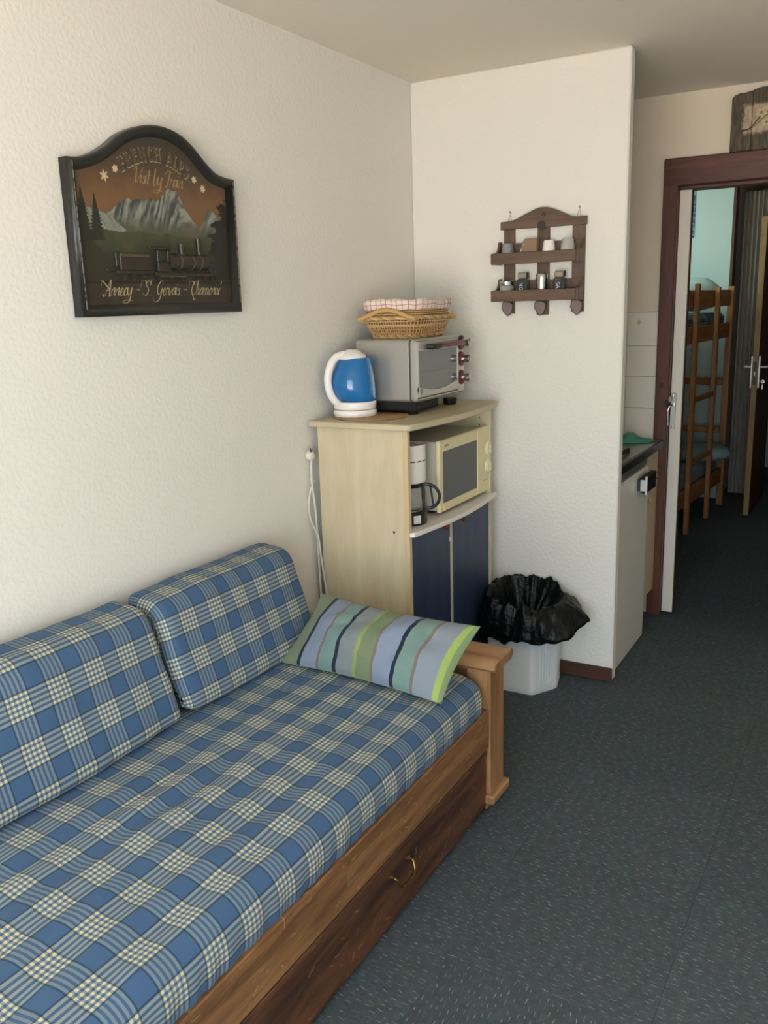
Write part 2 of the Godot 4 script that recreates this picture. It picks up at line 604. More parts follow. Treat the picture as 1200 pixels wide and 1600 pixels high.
func room() -> void:
	# floor slab with carpet tiles laid on it
	var slab := struct("floor", one(V(-1.6, -0.15, -5.6), V(3.2, -0.006, 5.4), 0.0), plain(rgb(80, 88, 90), 0.85), "dark blue grey carpet tile floor with pale flecks", "floor")
	var ca := [carpet_material(71, 1.0), carpet_material(72, 0.97)]
	var rng := RandomNumberGenerator.new()
	rng.seed = 4
	for i in 7:
		for k in 12:
			var x0 := -0.005 + 0.505 * i
			var z0 := 0.207 - 0.5325 * 5 + 0.5325 * k
			var turned := (i == 2 and k == 8) or (i == 4 and k == 10)
			var s := Sh.new()
			s.bx(V(x0 + 0.0002, -0.007, z0 + 0.0002), V(x0 + 0.5048, rng.randf_range(-0.0006, 0.0002), z0 + 0.5323), 0.0008, 2 if turned else 0)
			part("carpet_tile", s, ca[rng.randi() % 2], slab)
	# walls
	struct("wall_left", one(V(-0.15, 0, -1.03), V(0, H, 4.6), 0.0), M.plaster_fine, "rough white plaster wall behind the sofa", "wall")
	var stub := Sh.new()
	stub.bx(V(0.0, 0, -0.055), V(0.92, H, 0.0), 0.006)
	struct("wall_stub", stub, M.plaster, "short rough plaster partition behind the bin and spice rack", "wall")
	struct("wall_right", one(V(3.0, 0, -1.03), V(3.15, H, 4.6), 0.0), M.plaster, "white plaster wall to the right of the camera", "wall")
	var wk := struct("wall_kitchen", pieces([[V(0, 0, -1.03), V(0.866, H, -0.93)], [V(0.866, 2.14, -1.03), V(1.75, H, -0.93)], [V(1.75, 0, -1.03), V(3.0, H, -0.93)]], 0.0), M.plaster_smooth, "cream wall holding the wooden door frame", "wall")
	var tile := plain(rgb(240, 231, 220), 0.3)
	part("tile_grout", one(V(0.2, 0.88, -0.931), V(0.847, 1.533, -0.9285), 0.0), plain(rgb(172, 160, 147), 0.85), wk)
	var ys := [0.90, 1.066, 1.221, 1.371, 1.532]
	for r in 4:
		for c in 4:
			var s := Sh.new()
			s.bx(V(0.244 + 0.151 * c, ys[r] + 0.0015, -0.932), V(0.244 + 0.151 * c + 0.148, ys[r + 1] - 0.0015, -0.924), 0.001)
			var t := part("wall_tile", s, tile, wk)
			if r == 3 and c == 3:
				var st := Sh.new()
				var poly := PackedVector2Array()
				for k in 12:
					poly.append(Vector2(0.752 + cos(TAU * k / 12) * (0.007 + 0.002 * sin(k * 2.1)), 1.484 + sin(TAU * k / 12) * (0.013 + 0.003 * cos(k * 1.7))))
				st.prism(poly, -0.9245, -0.9235, 0.0002)
				part("glue_stain", st, plain(rgb(206, 188, 138), 0.6), t)
	struct("ceiling", one(V(-1.6, H, -5.6), V(3.2, H + 0.15, 4.75), 0.0), M.ceiling, "plain cream ceiling", "ceiling")
	# window wall behind the camera: a wide glazed balcony door
	struct("wall_window", pieces([[V(-0.15, 0, 4.6), V(0.5, H, 4.75)], [V(2.6, 0, 4.6), V(3.15, H, 4.75)], [V(0.5, 2.25, 4.6), V(2.6, H, 4.75)], [V(0.5, 0, 4.6), V(2.6, 0.1, 4.75)]], 0.0), M.plaster, "white wall around the balcony door behind the camera", "wall")
	var wf := struct("window_1", pieces([[V(0.5, 0.1, 4.65), V(0.56, 2.25, 4.71)], [V(2.54, 0.1, 4.65), V(2.6, 2.25, 4.71)], [V(0.56, 0.1, 4.65), V(2.54, 0.17, 4.71)], [V(0.56, 2.18, 4.65), V(2.54, 2.25, 4.71)], [V(1.52, 0.17, 4.65), V(1.58, 2.18, 4.71)]], 0.004), M.brown_wood, "brown framed balcony door", "window")
	var glass := plain(Color(1, 1, 1, 0.06), 0.02)
	glass.transparency = BaseMaterial3D.TRANSPARENCY_ALPHA
	for x in [0.56, 1.58]:
		part("pane", one(V(x, 0.17, 4.677), V(x + 0.96, 2.18, 4.683), 0.0), glass, wf)
	struct("ground", one(V(-14, -0.4, 4.76), V(18, -0.12, 26), 0.0), plain(rgb(226, 216, 200), 0.9), "pale sunlit ground outside the balcony door behind the camera", "ground")
	# baseboard under the stub wall
	struct("baseboard_stub", one(V(0.40, 0, 0.0), V(0.922, 0.062, 0.013), 0.003), M.brown_dark, "dark brown baseboard beside the white bin", "baseboard")
	# the wooden frame of the doorway
	var fr := struct("trim_1", one(V(0.846, 0, -1.05), V(0.912, 2.155, -0.905), 0.004, 1), M.red_wood, "reddish brown wooden frame of the doorway", "door frame")
	part("frame_post", one(V(1.70, 0, -1.05), V(1.766, 2.155, -0.905), 0.004, 1), M.red_wood, fr)
	part("frame_head", one(V(0.846, 2.098, -1.05), V(1.766, 2.219, -0.903), 0.004, 0), M.red_wood, fr)
	part("stop_strip", one(V(0.912, 2.083, -1.045), V(1.70, 2.10, -0.96), 0.003, 0), M.red_wood, fr)
	# the white leaf that stands pushed back in the frame, with its metal handle
	var leaf := struct("door_1", one(V(0.914, 0.012, -0.985), V(0.968, 2.082, -0.945), 0.003, 1), M.white_paint, "white door leaf pushed back in the wooden frame", "door")
	part("edge_strip", one(V(0.968, 0.012, -0.984), V(0.971, 2.082, -0.946), 0.0005, 1), M.brown_wood, leaf)
	var pl := part("handle_plate", one(V(0.915, 0.965, -0.945), V(0.941, 1.14, -0.939), 0.002), M.steel, leaf)
	for y in [0.974, 1.131]:
		var sc := Sh.new()
		sc.xf = along(V(0.926, y, -0.939), Vector3.BACK)
		sc.lathe([Vector2(0, 0), Vector2(0.005, 0), Vector2(0.004, 0.002), Vector2(0, 0.0025)], 10)
		part("screw", sc, M.chrome, pl)
	var lv := Sh.new()
	lv.tube(curve([V(0.928, 1.085, -0.939), V(0.926, 1.083, -0.91), V(0.915, 1.07, -0.903), V(0.911, 1.02, -0.905), V(0.914, 0.985, -0.908)], 5), 0.0055, 10)
	part("lever", lv, M.chrome, leaf)
	var kb := Sh.new()
	kb.xf = along(V(0.916, 1.113, -0.939), Vector3(-0.3, 0, 1))
	kb.lathe([Vector2(0, 0), Vector2(0.006, 0), Vector2(0.006, 0.016), Vector2(0.017, 0.02), Vector2(0.018, 0.026), Vector2(0.012, 0.03), Vector2(0, 0.031)], 16)
	part("knob", kb, plain(rgb(150, 128, 116), 0.4), leaf)

# ---------------------------------------------------------------- sofa
# soft block: a closed XY profile swept along Z, its two ends rounded by r
func soft_block(prof: Array, u0: float, z0: float, z1: float, r: float, nz: int, push: Callable, voff: float = 0.0) -> Sh:
	var s := Sh.new()
	var n := prof.size()
	var area := 0.0
	for i in n:
		area += (prof[i] as Vector2).cross(prof[(i + 1) % n])
	var sgn := 1.0 if area > 0.0 else -1.0
	var nor := []
	var us := [u0]
	for i in n:
		var d: Vector2 = ((prof[(i + 1) % n] - prof[(i + n - 1) % n]) as Vector2).normalized()
		nor.append(Vector2(-d.y, d.x) * sgn)          # inwards
		us.append(us[i] + (prof[(i + 1) % n] - prof[i]).length())
	var zs := []
	for k in 7:
		zs.append([z0 + r * (1.0 - cos(PI / 2 * k / 6.0)), r * (1.0 - sin(PI / 2 * k / 6.0))])
	for k in range(1, nz):
		zs.append([lerpf(z0 + r, z1 - r, float(k) / nz), 0.0])
	for k in 7:
		zs.append([z1 - r * (1.0 - sin(PI / 2 * k / 6.0)), r * (1.0 - cos(PI / 2 * k / 6.0))])
	var rings := []
	var uvs := []
	for q in zs:
		var ring := PackedVector3Array()
		var uv := PackedVector2Array()
		for i in n:
			var w: Vector2 = prof[i] + nor[i] * q[1]
			ring.append(push.call(Vector3(w.x, w.y, q[0]), -nor[i]))
		for i in n + 1:
			uv.append(Vector2(us[i], q[0] + voff + (-q[1] if q[0] < (z0 + z1) * 0.5 else q[1])))
		rings.append(ring)
		uvs.append(uv)
	s.loft(rings, uvs, true)
	return s

func rounded(pts: Array, rad: Array, step: float) -> Array:
	# polygon with rounded corners, resampled
	var out := []
	var n := pts.size()
	for i in n:
		var p: Vector2 = pts[i]
		var a: Vector2 = (pts[(i + n - 1) % n] - p).normalized()
		var b: Vector2 = (pts[(i + 1) % n] - p).normalized()
		var r: float = rad[i]
		var q0 := p + a * r
		var q1 := p + b * r
		for k in 9:
			var t := k / 8.0
			out.append(q0 * (1 - t) * (1 - t) + p * 2 * t * (1 - t) + q1 * t * t)
		var nx: Vector2 = pts[(i + 1) % n]
		var e := nx + (p - nx).normalized() * float(rad[(i + 1) % n])
		var m := int((e - q1).length() / step)
		for k in range(1, m):
			out.append(q1.lerp(e, float(k) / m))
	return out

func sofa() -> void:
	var t := thing("sofa_bed", "honey pine sofa bed with a dark stained drawer under a blue plaid seat", "sofa", V(0.45, 0, 2.1))
	# armrest by the cabinet: panel, post, cap, mouldings
	for e in [[1.04, 1.155, 1.0], [3.05, 3.165, -1.0]]:
		var z0: float = e[0]
		var z1: float = e[1]
		var s := Sh.new()
		s.bx(V(0.04, 0.05, z0 + 0.02), V(0.78, 0.49, z1 - 0.02), 0.002, 0)
		part("arm_panel", s, M.pine, t)
		part("arm_post", one(V(0.768, 0.035, z0 + 0.004), V(0.849, 0.49, z1), 0.003, 1), M.pine, t)
		var c := Sh.new()
		c.xf = Transform3D(Basis(), V(0.03, 0.487, (z0 + z1) * 0.5))
		# moulded cap: stepped outline swept along x
		var poly := PackedVector2Array([Vector2(-0.064, 0), Vector2(0.064, 0), Vector2(0.07, 0.008), Vector2(0.078, 0.012), Vector2(0.078, 0.028), Vector2(0.07, 0.034), Vector2(-0.07, 0.034), Vector2(-0.078, 0.028), Vector2(-0.078, 0.012), Vector2(-0.07, 0.008)])
		c.xf = Transform3D(Basis(Vector3(0, 0, 1), Vector3(0, 1, 0), Vector3(1, 0, 0)), V(0.0, 0.487, (z0 + z1) * 0.5))
		c.prism(poly, 0.03, 0.872, 0.003)
		for k in c.t.size():
			c.t[k] = Vector2(c.p[k].x, c.p[k].z + c.p[k].y)
		part("arm_cap", c, M.pine, t)
		var f := Sh.new()
		f.bx(V(0.75, 0.03, z0 - 0.012), V(0.866, 0.062, z1 + 0.014), 0.006, 2)
		part("base_moulding", f, M.pine, t)
		var g := Sh.new()
		g.bx(V(0.78, 0.0, z0 + 0.03), V(0.835, 0.03, z1 - 0.005), 0.004, 2)
		part("foot", g, M.pine, t)
	part("front_rail", one(V(0.82, 0.226, 1.155), V(0.845, 0.357, 3.05), 0.003, 2), M.pine_rail, t)
	part("slatted_base", one(V(0.05, 0.30, 1.155), V(0.82, 0.335, 3.05), 0.002, 2), M.pine, t)
	part("back_board", one(V(0.03, 0.05, 1.155), V(0.05, 0.48, 3.05), 0.002, 2), M.pine, t)
	var d := part("drawer", one(V(0.815, 0.018, 1.163), V(0.838, 0.219, 3.04), 0.004, 2), M.dark_drawer, t)
	part("drawer_box", pieces([[V(0.10, 0.03, 1.18), V(0.815, 0.045, 3.03)], [V(0.10, 0.045, 1.18), V(0.115, 0.19, 3.03)], [V(0.115, 0.045, 1.18), V(0.815, 0.19, 1.195)], [V(0.115, 0.045, 3.015), V(0.815, 0.19, 3.03)]], 0.001, 2), M.dark_drawer, d)
	part("drawer_lip", one(V(0.836, 0.203, 1.165), V(0.8425, 0.2185, 3.038), 0.003, 2), M.dark_drawer, d)
	# drop handle
	for hz in [1.735, 2.70]:
		var h := Sh.new()
		h.tube(curve([V(0.842, 0.156, hz - 0.047), V(0.853, 0.152, hz - 0.046), V(0.862, 0.130, hz - 0.035), V(0.864, 0.122, hz), V(0.862, 0.130, hz + 0.035), V(0.853, 0.152, hz + 0.046), V(0.842, 0.156, hz + 0.047)], 6), 0.0042, 10)
		var hd := part("drop_handle", h, M.brass, d)
		for k in [-1, 1]:
			var r := Sh.new()
			r.xf = along(V(0.838, 0.157, hz + 0.047 * k), Vector3.RIGHT)
			r.lathe([Vector2(0, 0), Vector2(0.010, 0), Vector2(0.010, 0.002), Vector2(0.006, 0.005), Vector2(0.006, 0.011), Vector2(0, 0.012)], 14)
			part("handle_rosette", r, M.brass, hd)
	# seat mattress
	var n1 := noise(17, 1.0, 2)
	var prof := rounded([Vector2(0.055, 0.505), Vector2(0.27, 0.507), Vector2(0.60, 0.492), Vector2(0.846, 0.470), Vector2(0.838, 0.345), Vector2(0.055, 0.338)], [0.04, 0.05, 0.08, 0.075, 0.03, 0.03], 0.012)
	var push := func(q: Vector3, nn: Vector2) -> Vector3:
		var k := smoothstep(0.30, 0.42, q.x) * (1.0 - smoothstep(0.74, 0.83, q.x)) * (1.0 if q.y > 0.44 else 0.0)
		var ph := 2.4 * n1.get_noise_2d(q.x * 0.8, q.z * 1.1)
		var amp := 0.0028 + 0.0045 * clampf(0.5 + 1.2 * n1.get_noise_2d(q.z * 1.3 + 9.0, q.x * 1.6), 0.0, 1.0) * smoothstep(1.5, 2.2, q.z)
		var w := sin(q.x * 62.0 + ph * 2.2) * amp * k
		w += 0.004 * n1.get_noise_2d(q.x * 3.0, q.z * 3.0 + 20.0)
		if q.x > 0.8 and q.y < 0.45:
			return q + Vector3(0.002 * sin(q.z * 95.0 + 3.0 * n1.get_noise_1d(q.z * 4.0)), 0, 0) * smoothstep(0.45, 0.38, q.y)
		return q + Vector3(0, w, 0)
	var sm := soft_block(prof, 0.0, 1.168, 3.04, 0.045, 150, push, 0.044)
	for i in sm.t.size():
		sm.t[i].x += 0.0275 + 0.052
	single("seat_mattress", sm, M.plaid, "long blue and cream plaid seat mattress on the pine sofa frame", "mattress", V(0.45, 0.338, 2.1))
	# back cushions
	var bp := rounded([Vector2(0.05, 0.512), Vector2(0.262, 0.514), Vector2(0.158, 0.825), Vector2(0.028, 0.836)], [0.03, 0.035, 0.055, 0.03], 0.014)
	var nb := noise(23, 1.0, 2)
	for i in 2:
		var za: float = [1.205, 1.872][i]
		var zb: float = [1.848, 2.53][i]
		var bulge := func(q: Vector3, nn: Vector2) -> Vector3:
			var e := clampf((q.z - za) / (zb - za), 0.0, 1.0)
			var k := sin(PI * e) * 0.008 * (1.0 if nn.x > 0.3 else 0.2)
			return q + Vector3(nn.x, nn.y, 0) * (k + 0.005 * nb.get_noise_2d(q.z * 5.0, q.y * 5.0 + i * 9))
		var s := soft_block(bp, 0.0, za, zb, 0.035, 46, bulge, 0.044 + 0.002 + [0.018, 0.0][i])
		for k in s.t.size():
			s.t[k].x += [0.012, 0.03][i]
		single("back_cushion", s, M.plaid, ["blue plaid back cushion beside the striped pillow, nearer the cabinet", "blue plaid back cushion nearest the camera, cut by the left edge"][i], "cushion", V(0.13, 0.51, (za + zb) * 0.5), "plaid back cushions of the sofa")
	pillow()

func pillow() -> void:
	var cols := [[0.105, rgb(120, 131, 108)], [0.127, rgb(38, 46, 61)], [0.232, rgb(131, 141, 161)], [0.248, rgb(123, 110, 101)], [0.338, rgb(118, 143, 138)], [0.36, rgb(38, 46, 61)], [0.462, rgb(127, 135, 138)], [0.485, rgb(142, 155, 97)], [0.573, rgb(118, 132, 102)], [0.59, rgb(123, 110, 101)], [0.695, rgb(131, 141, 161)], [0.716, rgb(36, 44, 59)], [0.815, rgb(118, 143, 138)], [0.832, rgb(123, 110, 101)], [0.945, rgb(133, 143, 154)], [0.978, rgb(157, 177, 99)], [1.01, rgb(129, 147, 106)]]
	var n := noise(3, 0.5, 2)
	var f := func(x: int, y: int) -> Color:
		var u := x / 1023.0
		var c: Color = cols[-1][1]
		for q in cols:
			if u < q[0]:
				c = q[1]
				break
		return c * (0.97 + 0.05 * n.get_noise_2d(x * 2.0, y * 2.0))
	var m := plain(Color.WHITE, 0.85, 0.0, 0.3)
	m.albedo_texture = painted(1024, 64, f)
	m.rim_enabled = true
	m.rim = 0.2
	var s := Sh.new()
	# corners: bottom left, bottom right, top right, top left (as seen)
	var c00 := V(0.250, 0.513, 1.430); var c10 := V(0.825, 0.500, 1.452)
	var c11 := V(0.858, 0.668, 1.252); var c01 := V(0.292, 0.687, 1.240)
	var nu := 56
	var nv := 28
	var wr := noise(12, 1.0, 2)
	var up := (c01 - c00).cross(c10 - c00).normalized() * -1.0
	if up.z < 0.0: up = -up
	var grid := func(i: int, j: int, side: float) -> Vector3:
		var u := float(i) / nu
		var v := float(j) / nv
		# seams draw in between the pointed corners
		var pu := 0.022 * sin(PI * v)
		var pv := 0.045 * sin(PI * u)
		var uu := lerpf(pu, 1.0 - pu, u)
		var vv := lerpf(pv, 1.0 - pv, v)
		var b := c00.lerp(c10, uu).lerp(c01.lerp(c11, uu), vv)
		var th := pow(sin(PI * u), 0.5) * pow(sin(PI * v), 0.6) * 0.074
		th *= 1.0 + 0.24 * wr.get_noise_2d(u * 3.0, v * 2.0)
		th += 0.007 * sin(PI * u) * sin(PI * v) * wr.get_noise_2d(u * 11.0 + v * 3.0, v * 5.0)
		return b + up * th * side * (1.0 if side > 0 else 0.75)
	for side in [1.0, -1.0]:
		s.sg += 1
		for i in nu:
			for j in nv:
				var ua := float(i) / nu; var ub := float(i + 1) / nu
				var va := float(j) / nv; var vb := float(j + 1) / nv
				s.quad(grid.call(i, j, side), grid.call(i + 1, j, side), grid.call(i + 1, j + 1, side), grid.call(i, j + 1, side), Vector2(ua, va), Vector2(ub, va), Vector2(ub, vb), Vector2(ua, vb), 50 if side > 0 else 51)
		if side < 0.0:
			var h := s.p.size() / 2
			for k in range(h, s.p.size(), 3):
				var q := s.p[k + 1]; s.p[k + 1] = s.p[k + 2]; s.p[k + 2] = q
				var w := s.t[k + 1]; s.t[k + 1] = s.t[k + 2]; s.t[k + 2] = w
	s.fix(0)
	var at := V(0.56, 0.5, 1.40)
	var o := single("striped_pillow", s, m, "oblong pillow striped in blue, teal, grey and green leaning on the armrest", "pillow", at)
	# piped edge seam
	var edge := []
	for i in nu: edge.append(grid.call(i, 0, 1.0))
	for j in nv: edge.append(grid.call(nu, j, 1.0))
	for i in nu: edge.append(grid.call(nu - i, nv, 1.0))
	for j in nv: edge.append(grid.call(0, nv - j, 1.0))
	var e := Sh.new()
	e.tube(edge, 0.0014, 6, 1.0, true)
	part("edge_seam", e, plain(rgb(112, 128, 104), 0.85), o)

# ---------------------------------------------------------------- cabinet and what stands in it
func bowed(z0: float, z1: float, x_end: float, x_mid: float, x_back: float, rc: float) -> PackedVector2Array:
	# plan outline in (x, -z) of a board with a bowed front and rounded front corners
	var a := PackedVector2Array()
	a.append(Vector2(x_back, -z1))
	for k in 5:
		var t := PI / 2 * k / 4.0
		a.append(Vector2(x_end - rc + rc * sin(t), -z1 + rc * (1.0 - cos(t))))
	for k in range(1, 12):
		var t := k / 12.0
		a.append(Vector2(x_end + (x_mid - x_end) * sin(PI * t), lerpf(-z1 + rc, -z0 - rc, t)))
	for k in 5:
		var t := PI / 2 * k / 4.0
		a.append(Vector2(x_end - rc + rc * cos(t), -z0 - rc + rc * sin(t)))
	a.append(Vector2(x_back, -z0))
	return a

func slab(poly: PackedVector2Array, y0: float, y1: float, bev: float) -> Sh:
	var s := Sh.new()
	s.xf = Transform3D(Basis(Vector3(1, 0, 0), Vector3(0, 0, -1), Vector3(0, 1, 0)), Vector3.ZERO)
	s.prism(poly, y0, y1, bev, true)
	return s

func cabinet() -> void:
	var t := thing("kitchen_cabinet", "pale maple cabinet with a bowed top, open niche and two navy doors", "cabinet", V(0.2, 0, 0.47))
	var sp := part("side_panel", one(V(0.032, 0, 0.826), V(0.408, 1.176, 0.845), 0.0015, 1), M.maple, t)
	part("edge_band", one(V(0.388, 0, 0.8452), V(0.4085, 1.176, 0.8466), 0.0005, 1), wood(36, rgb(208, 184, 146), rgb(190, 164, 124), 0.5, 0.5, 0, Color(0, 0, 0, 0), 8.0, 512), sp)
	for h in [V(0.345, 0.806, 0.845), V(0.06, 0.86, 0.845)]:
		var c := Sh.new()
		c.xf = along(h, Vector3.BACK)
		c.lathe([Vector2(0, 0.0006), Vector2(0.003, 0.0006), Vector2(0.0045, 0.0008), Vector2(0.0045, 0), Vector2(0, 0)], 14)
		part("fitting_cap", c, plain(rgb(40, 34, 26), 0.5) if h.x > 0.2 else plain(rgb(206, 190, 158), 0.5), sp)
	part("side_panel", one(V(0.032, 0, 0.098), V(0.408, 1.176, 0.117), 0.0015, 1), M.maple, t)
	part("back_panel", one(V(0.028, 0.03, 0.117), V(0.032, 1.176, 0.826), 0.0, 1), M.white_paint, t)
	part("top_board", slab(bowed(0.062, 0.868, 0.43, 0.468, 0.012, 0.03), 1.176, 1.198, 0.003), M.maple_top, t)
	var shelf := PackedVector2Array()
	# the white niche shelf lies between the sides and bows out in front of them
	shelf.append(Vector2(0.034, -0.825)); shelf.append(Vector2(0.408, -0.825)); shelf.append(Vector2(0.41, -0.846))
	for k in 9:
		var q := k / 8.0
		shelf.append(Vector2(0.426 + 0.03 * sin(PI * q), lerpf(-0.836, -0.10, q)))
	shelf.append(Vector2(0.42, -0.075)); shelf.append(Vector2(0.409, -0.075)); shelf.append(Vector2(0.408, -0.118)); shelf.append(Vector2(0.034, -0.118))
	part("niche_shelf", slab(shelf, 0.792, 0.81, 0.002), M.white_gloss, t)
	part("bottom_board", one(V(0.034, 0.06, 0.117), V(0.40, 0.078, 0.826), 0.001, 2), M.maple, t)
	part("divider", one(V(0.05, 0.078, 0.478), V(0.402, 0.792, 0.50), 0.001, 1), M.maple, t)
	for e in [[0.500, 0.8235, 0.565], [0.119, 0.477, 0.414]]:
		var d := part("door", one(V(0.385, 0.064, e[0] + 0.002), V(0.4025, 0.788, e[1] - 0.001), 0.002, 1), M.navy, t)
		var k := Sh.new()
		k.xf = along(V(0.4025, 0.768, e[2]), Vector3.RIGHT)
		k.lathe([Vector2(0, 0), Vector2(0.008, 0), Vector2(0.007, 0.01), Vector2(0.014, 0.017), Vector2(0.014, 0.023), Vector2(0.008, 0.027), Vector2(0, 0.028)], 18)
		part("knob", k, M.navy_knob, d)
	part("magnet_catch", one(V(0.402, 0.694, 0.503), V(0.408, 0.712, 0.509), 0.001), plain(rgb(220, 214, 200), 0.4), t)
	for y in [1.13, 1.162]:
		var c := Sh.new()
		c.xf = along(V(0.36, y - 0.03, 0.117), Vector3.BACK)
		c.lathe([Vector2(0, 0.0004), Vector2(0.003, 0.0004), Vector2(0.003, 0), Vector2(0, 0)], 10)
		part("peg_hole", c, M.black, t)
	cords()
	microwave()
	coffee_maker()

func cords() -> void:
	var m := plain(rgb(214, 208, 196), 0.45)
	var s := Sh.new()
	s.tube(curve([V(0.016, 1.058, 0.868), V(0.016, 1.02, 0.872), V(0.018, 0.96, 0.874), V(0.018, 0.88, 0.862), V(0.02, 0.78, 0.858), V(0.02, 0.70, 0.856), V(0.018, 0.60, 0.852), V(0.018, 0.5, 0.85), V(0.02, 0.3, 0.85), V(0.02, 0.02, 0.86)], 8), 0.0045, 10)
	single("power_cord", s, m, "white power cord hanging straight down the wall beside the cabinet", "cord", V(0.02, 0.02, 0.86), "cords behind the cabinet")
	var s2 := Sh.new()
	s2.tube(curve([V(0.014, 0.975, 0.852), V(0.014, 0.93, 0.885), V(0.014, 0.87, 0.897), V(0.016, 0.82, 0.885), V(0.03, 0.76, 0.868), V(0.035, 0.68, 0.862), V(0.045, 0.58, 0.858), V(0.06, 0.46, 0.858), V(0.07, 0.3, 0.862), V(0.07, 0.02, 0.87)], 8), 0.004, 10)
	single("looping_cord", s2, m, "cream cord looping out past the plain one and behind the pillow", "cord", V(0.07, 0.02, 0.87), "cords behind the cabinet")
	var t := thing("wall_plug", "small white electric plug hanging by its cord at the cabinet's edge", "plug", V(0.016, 1.055, 0.868))
	var b := Sh.new()
	b.xf = along(V(0.004, 1.07, 0.872), Vector3.RIGHT)
	b.lathe([Vector2(0, 0), Vector2(0.016, 0), Vector2(0.018, 0.004), Vector2(0.018, 0.016), Vector2(0.014, 0.022), Vector2(0, 0.024)], 18)
	part("plug_body", b, plain(rgb(224, 218, 206), 0.4), t)
	part("pin", rod(V(0.02, 1.084, 0.875), V(0.03, 1.10, 0.892), 0.0028, 8), plain(rgb(84, 74, 62), 0.4, 0.6), t)
	var hook := Sh.new()
	hook.tube(curve([V(0.018, 1.084, 0.868), V(0.02, 1.104, 0.868), V(0.018, 1.108, 0.856), V(0.014, 1.098, 0.85)], 5), 0.0028, 8)
	part("pin", hook, plain(rgb(200, 190, 172), 0.4), t)

func letters(text: String, size: float, m: Material, parent: Node3D, at: Transform3D, called: String = "lettering", thick: float = 0.0006, sx: float = 1.0, face: String = "Droid Sans", bold: int = 400) -> MeshInstance3D:
	var tm := TextMesh.new()
	var fo := SystemFont.new()
	fo.font_names = PackedStringArray([face])
	fo.font_weight = bold
	tm.font = fo
	tm.text = text
	tm.font_size = 64
	tm.pixel_size = size / 48.0
	tm.depth = thick
	tm.curve_step = 2.0
	var o := MeshInstance3D.new()
	o.name = called
	o.mesh = tm
	o.material_override = m
	var org: Vector3 = origin_of.get(parent, Vector3.ZERO)
	o.transform = Transform3D(at.basis.scaled_local(Vector3(sx, 1, 1)), at.origin - org)
	parent.add_child(o, true)
	return o

const FACE_X := Basis(Vector3(0, 0, -1), Vector3(0, 1, 0), Vector3(1, 0, 0))     # lettering that reads from +X

func microwave() -> void:
	var t := thing("microwave_oven", "cream microwave oven with a grey window in the cabinet niche", "microwave", V(0.22, 0.81, 0.34))
	var cream := plain(rgb(224, 210, 166), 0.4)
	var sidec := plain(rgb(206, 202, 188), 0.45)
	part("housing", one(V(0.06, 0.826, 0.108), V(0.384, 1.093, 0.570), 0.006), sidec, t)
	for i in 9:
		part("vent_slot", one(V(0.12 + 0.018 * i, 1.0885, 0.40), V(0.126 + 0.018 * i, 1.0905, 0.53), 0.0004), plain(rgb(86, 82, 74), 0.6), t)
	var f := part("front_frame", pieces([[V(0.385, 0.823, 0.552), V(0.402, 1.1, 0.585)], [V(0.385, 0.823, 0.09), V(0.402, 1.1, 0.232)], [V(0.385, 1.054, 0.232), V(0.402, 1.1, 0.552)], [V(0.385, 0.823, 0.232), V(0.402, 0.855, 0.552)]], 0.004), cream, t)
	part("window", one(V(0.38, 0.855, 0.232), V(0.399, 1.054, 0.552), 0.001), plain(rgb(66, 69, 70), 0.28), t)
	for y in [1.004, 0.930]:
		var k := Sh.new()
		k.xf = along(V(0.402, y, 0.127), Vector3.RIGHT)
		k.lathe([Vector2(0, 0), Vector2(0.030, 0), Vector2(0.029, 0.003), Vector2(0.024, 0.004), Vector2(0.022, 0.008), Vector2(0.019, 0.009), Vector2(0, 0.0095)], 28)
		var kk := part("knob", k, plain(rgb(230, 218, 178), 0.4), t)
		part("knob_grip", one(V(0.410, y - 0.019, 0.122), V(0.417, y + 0.019, 0.132), 0.003), plain(rgb(230, 218, 178), 0.4), kk)
	letters("THERN", 0.008, plain(rgb(96, 84, 62), 0.5), t, Transform3D(FACE_X, V(0.4021, 1.076, 0.522)), "lettering", 0.0004, 1.0, "Droid Sans", 700)
	part("door_line", one(V(0.4015, 0.8735, 0.10), V(0.4024, 0.875, 0.175), 0.0001), plain(rgb(150, 136, 104), 0.5), t)
	for z in [0.16, 0.53]:
		for x in [0.10, 0.34]:
			var q := Sh.new()
			q.lathe([Vector2(0, 0.81), Vector2(0.012, 0.81), Vector2(0.014, 0.827), Vector2(0, 0.827)], 12, V(x, 0, z))
			part("foot", q, M.black, t)

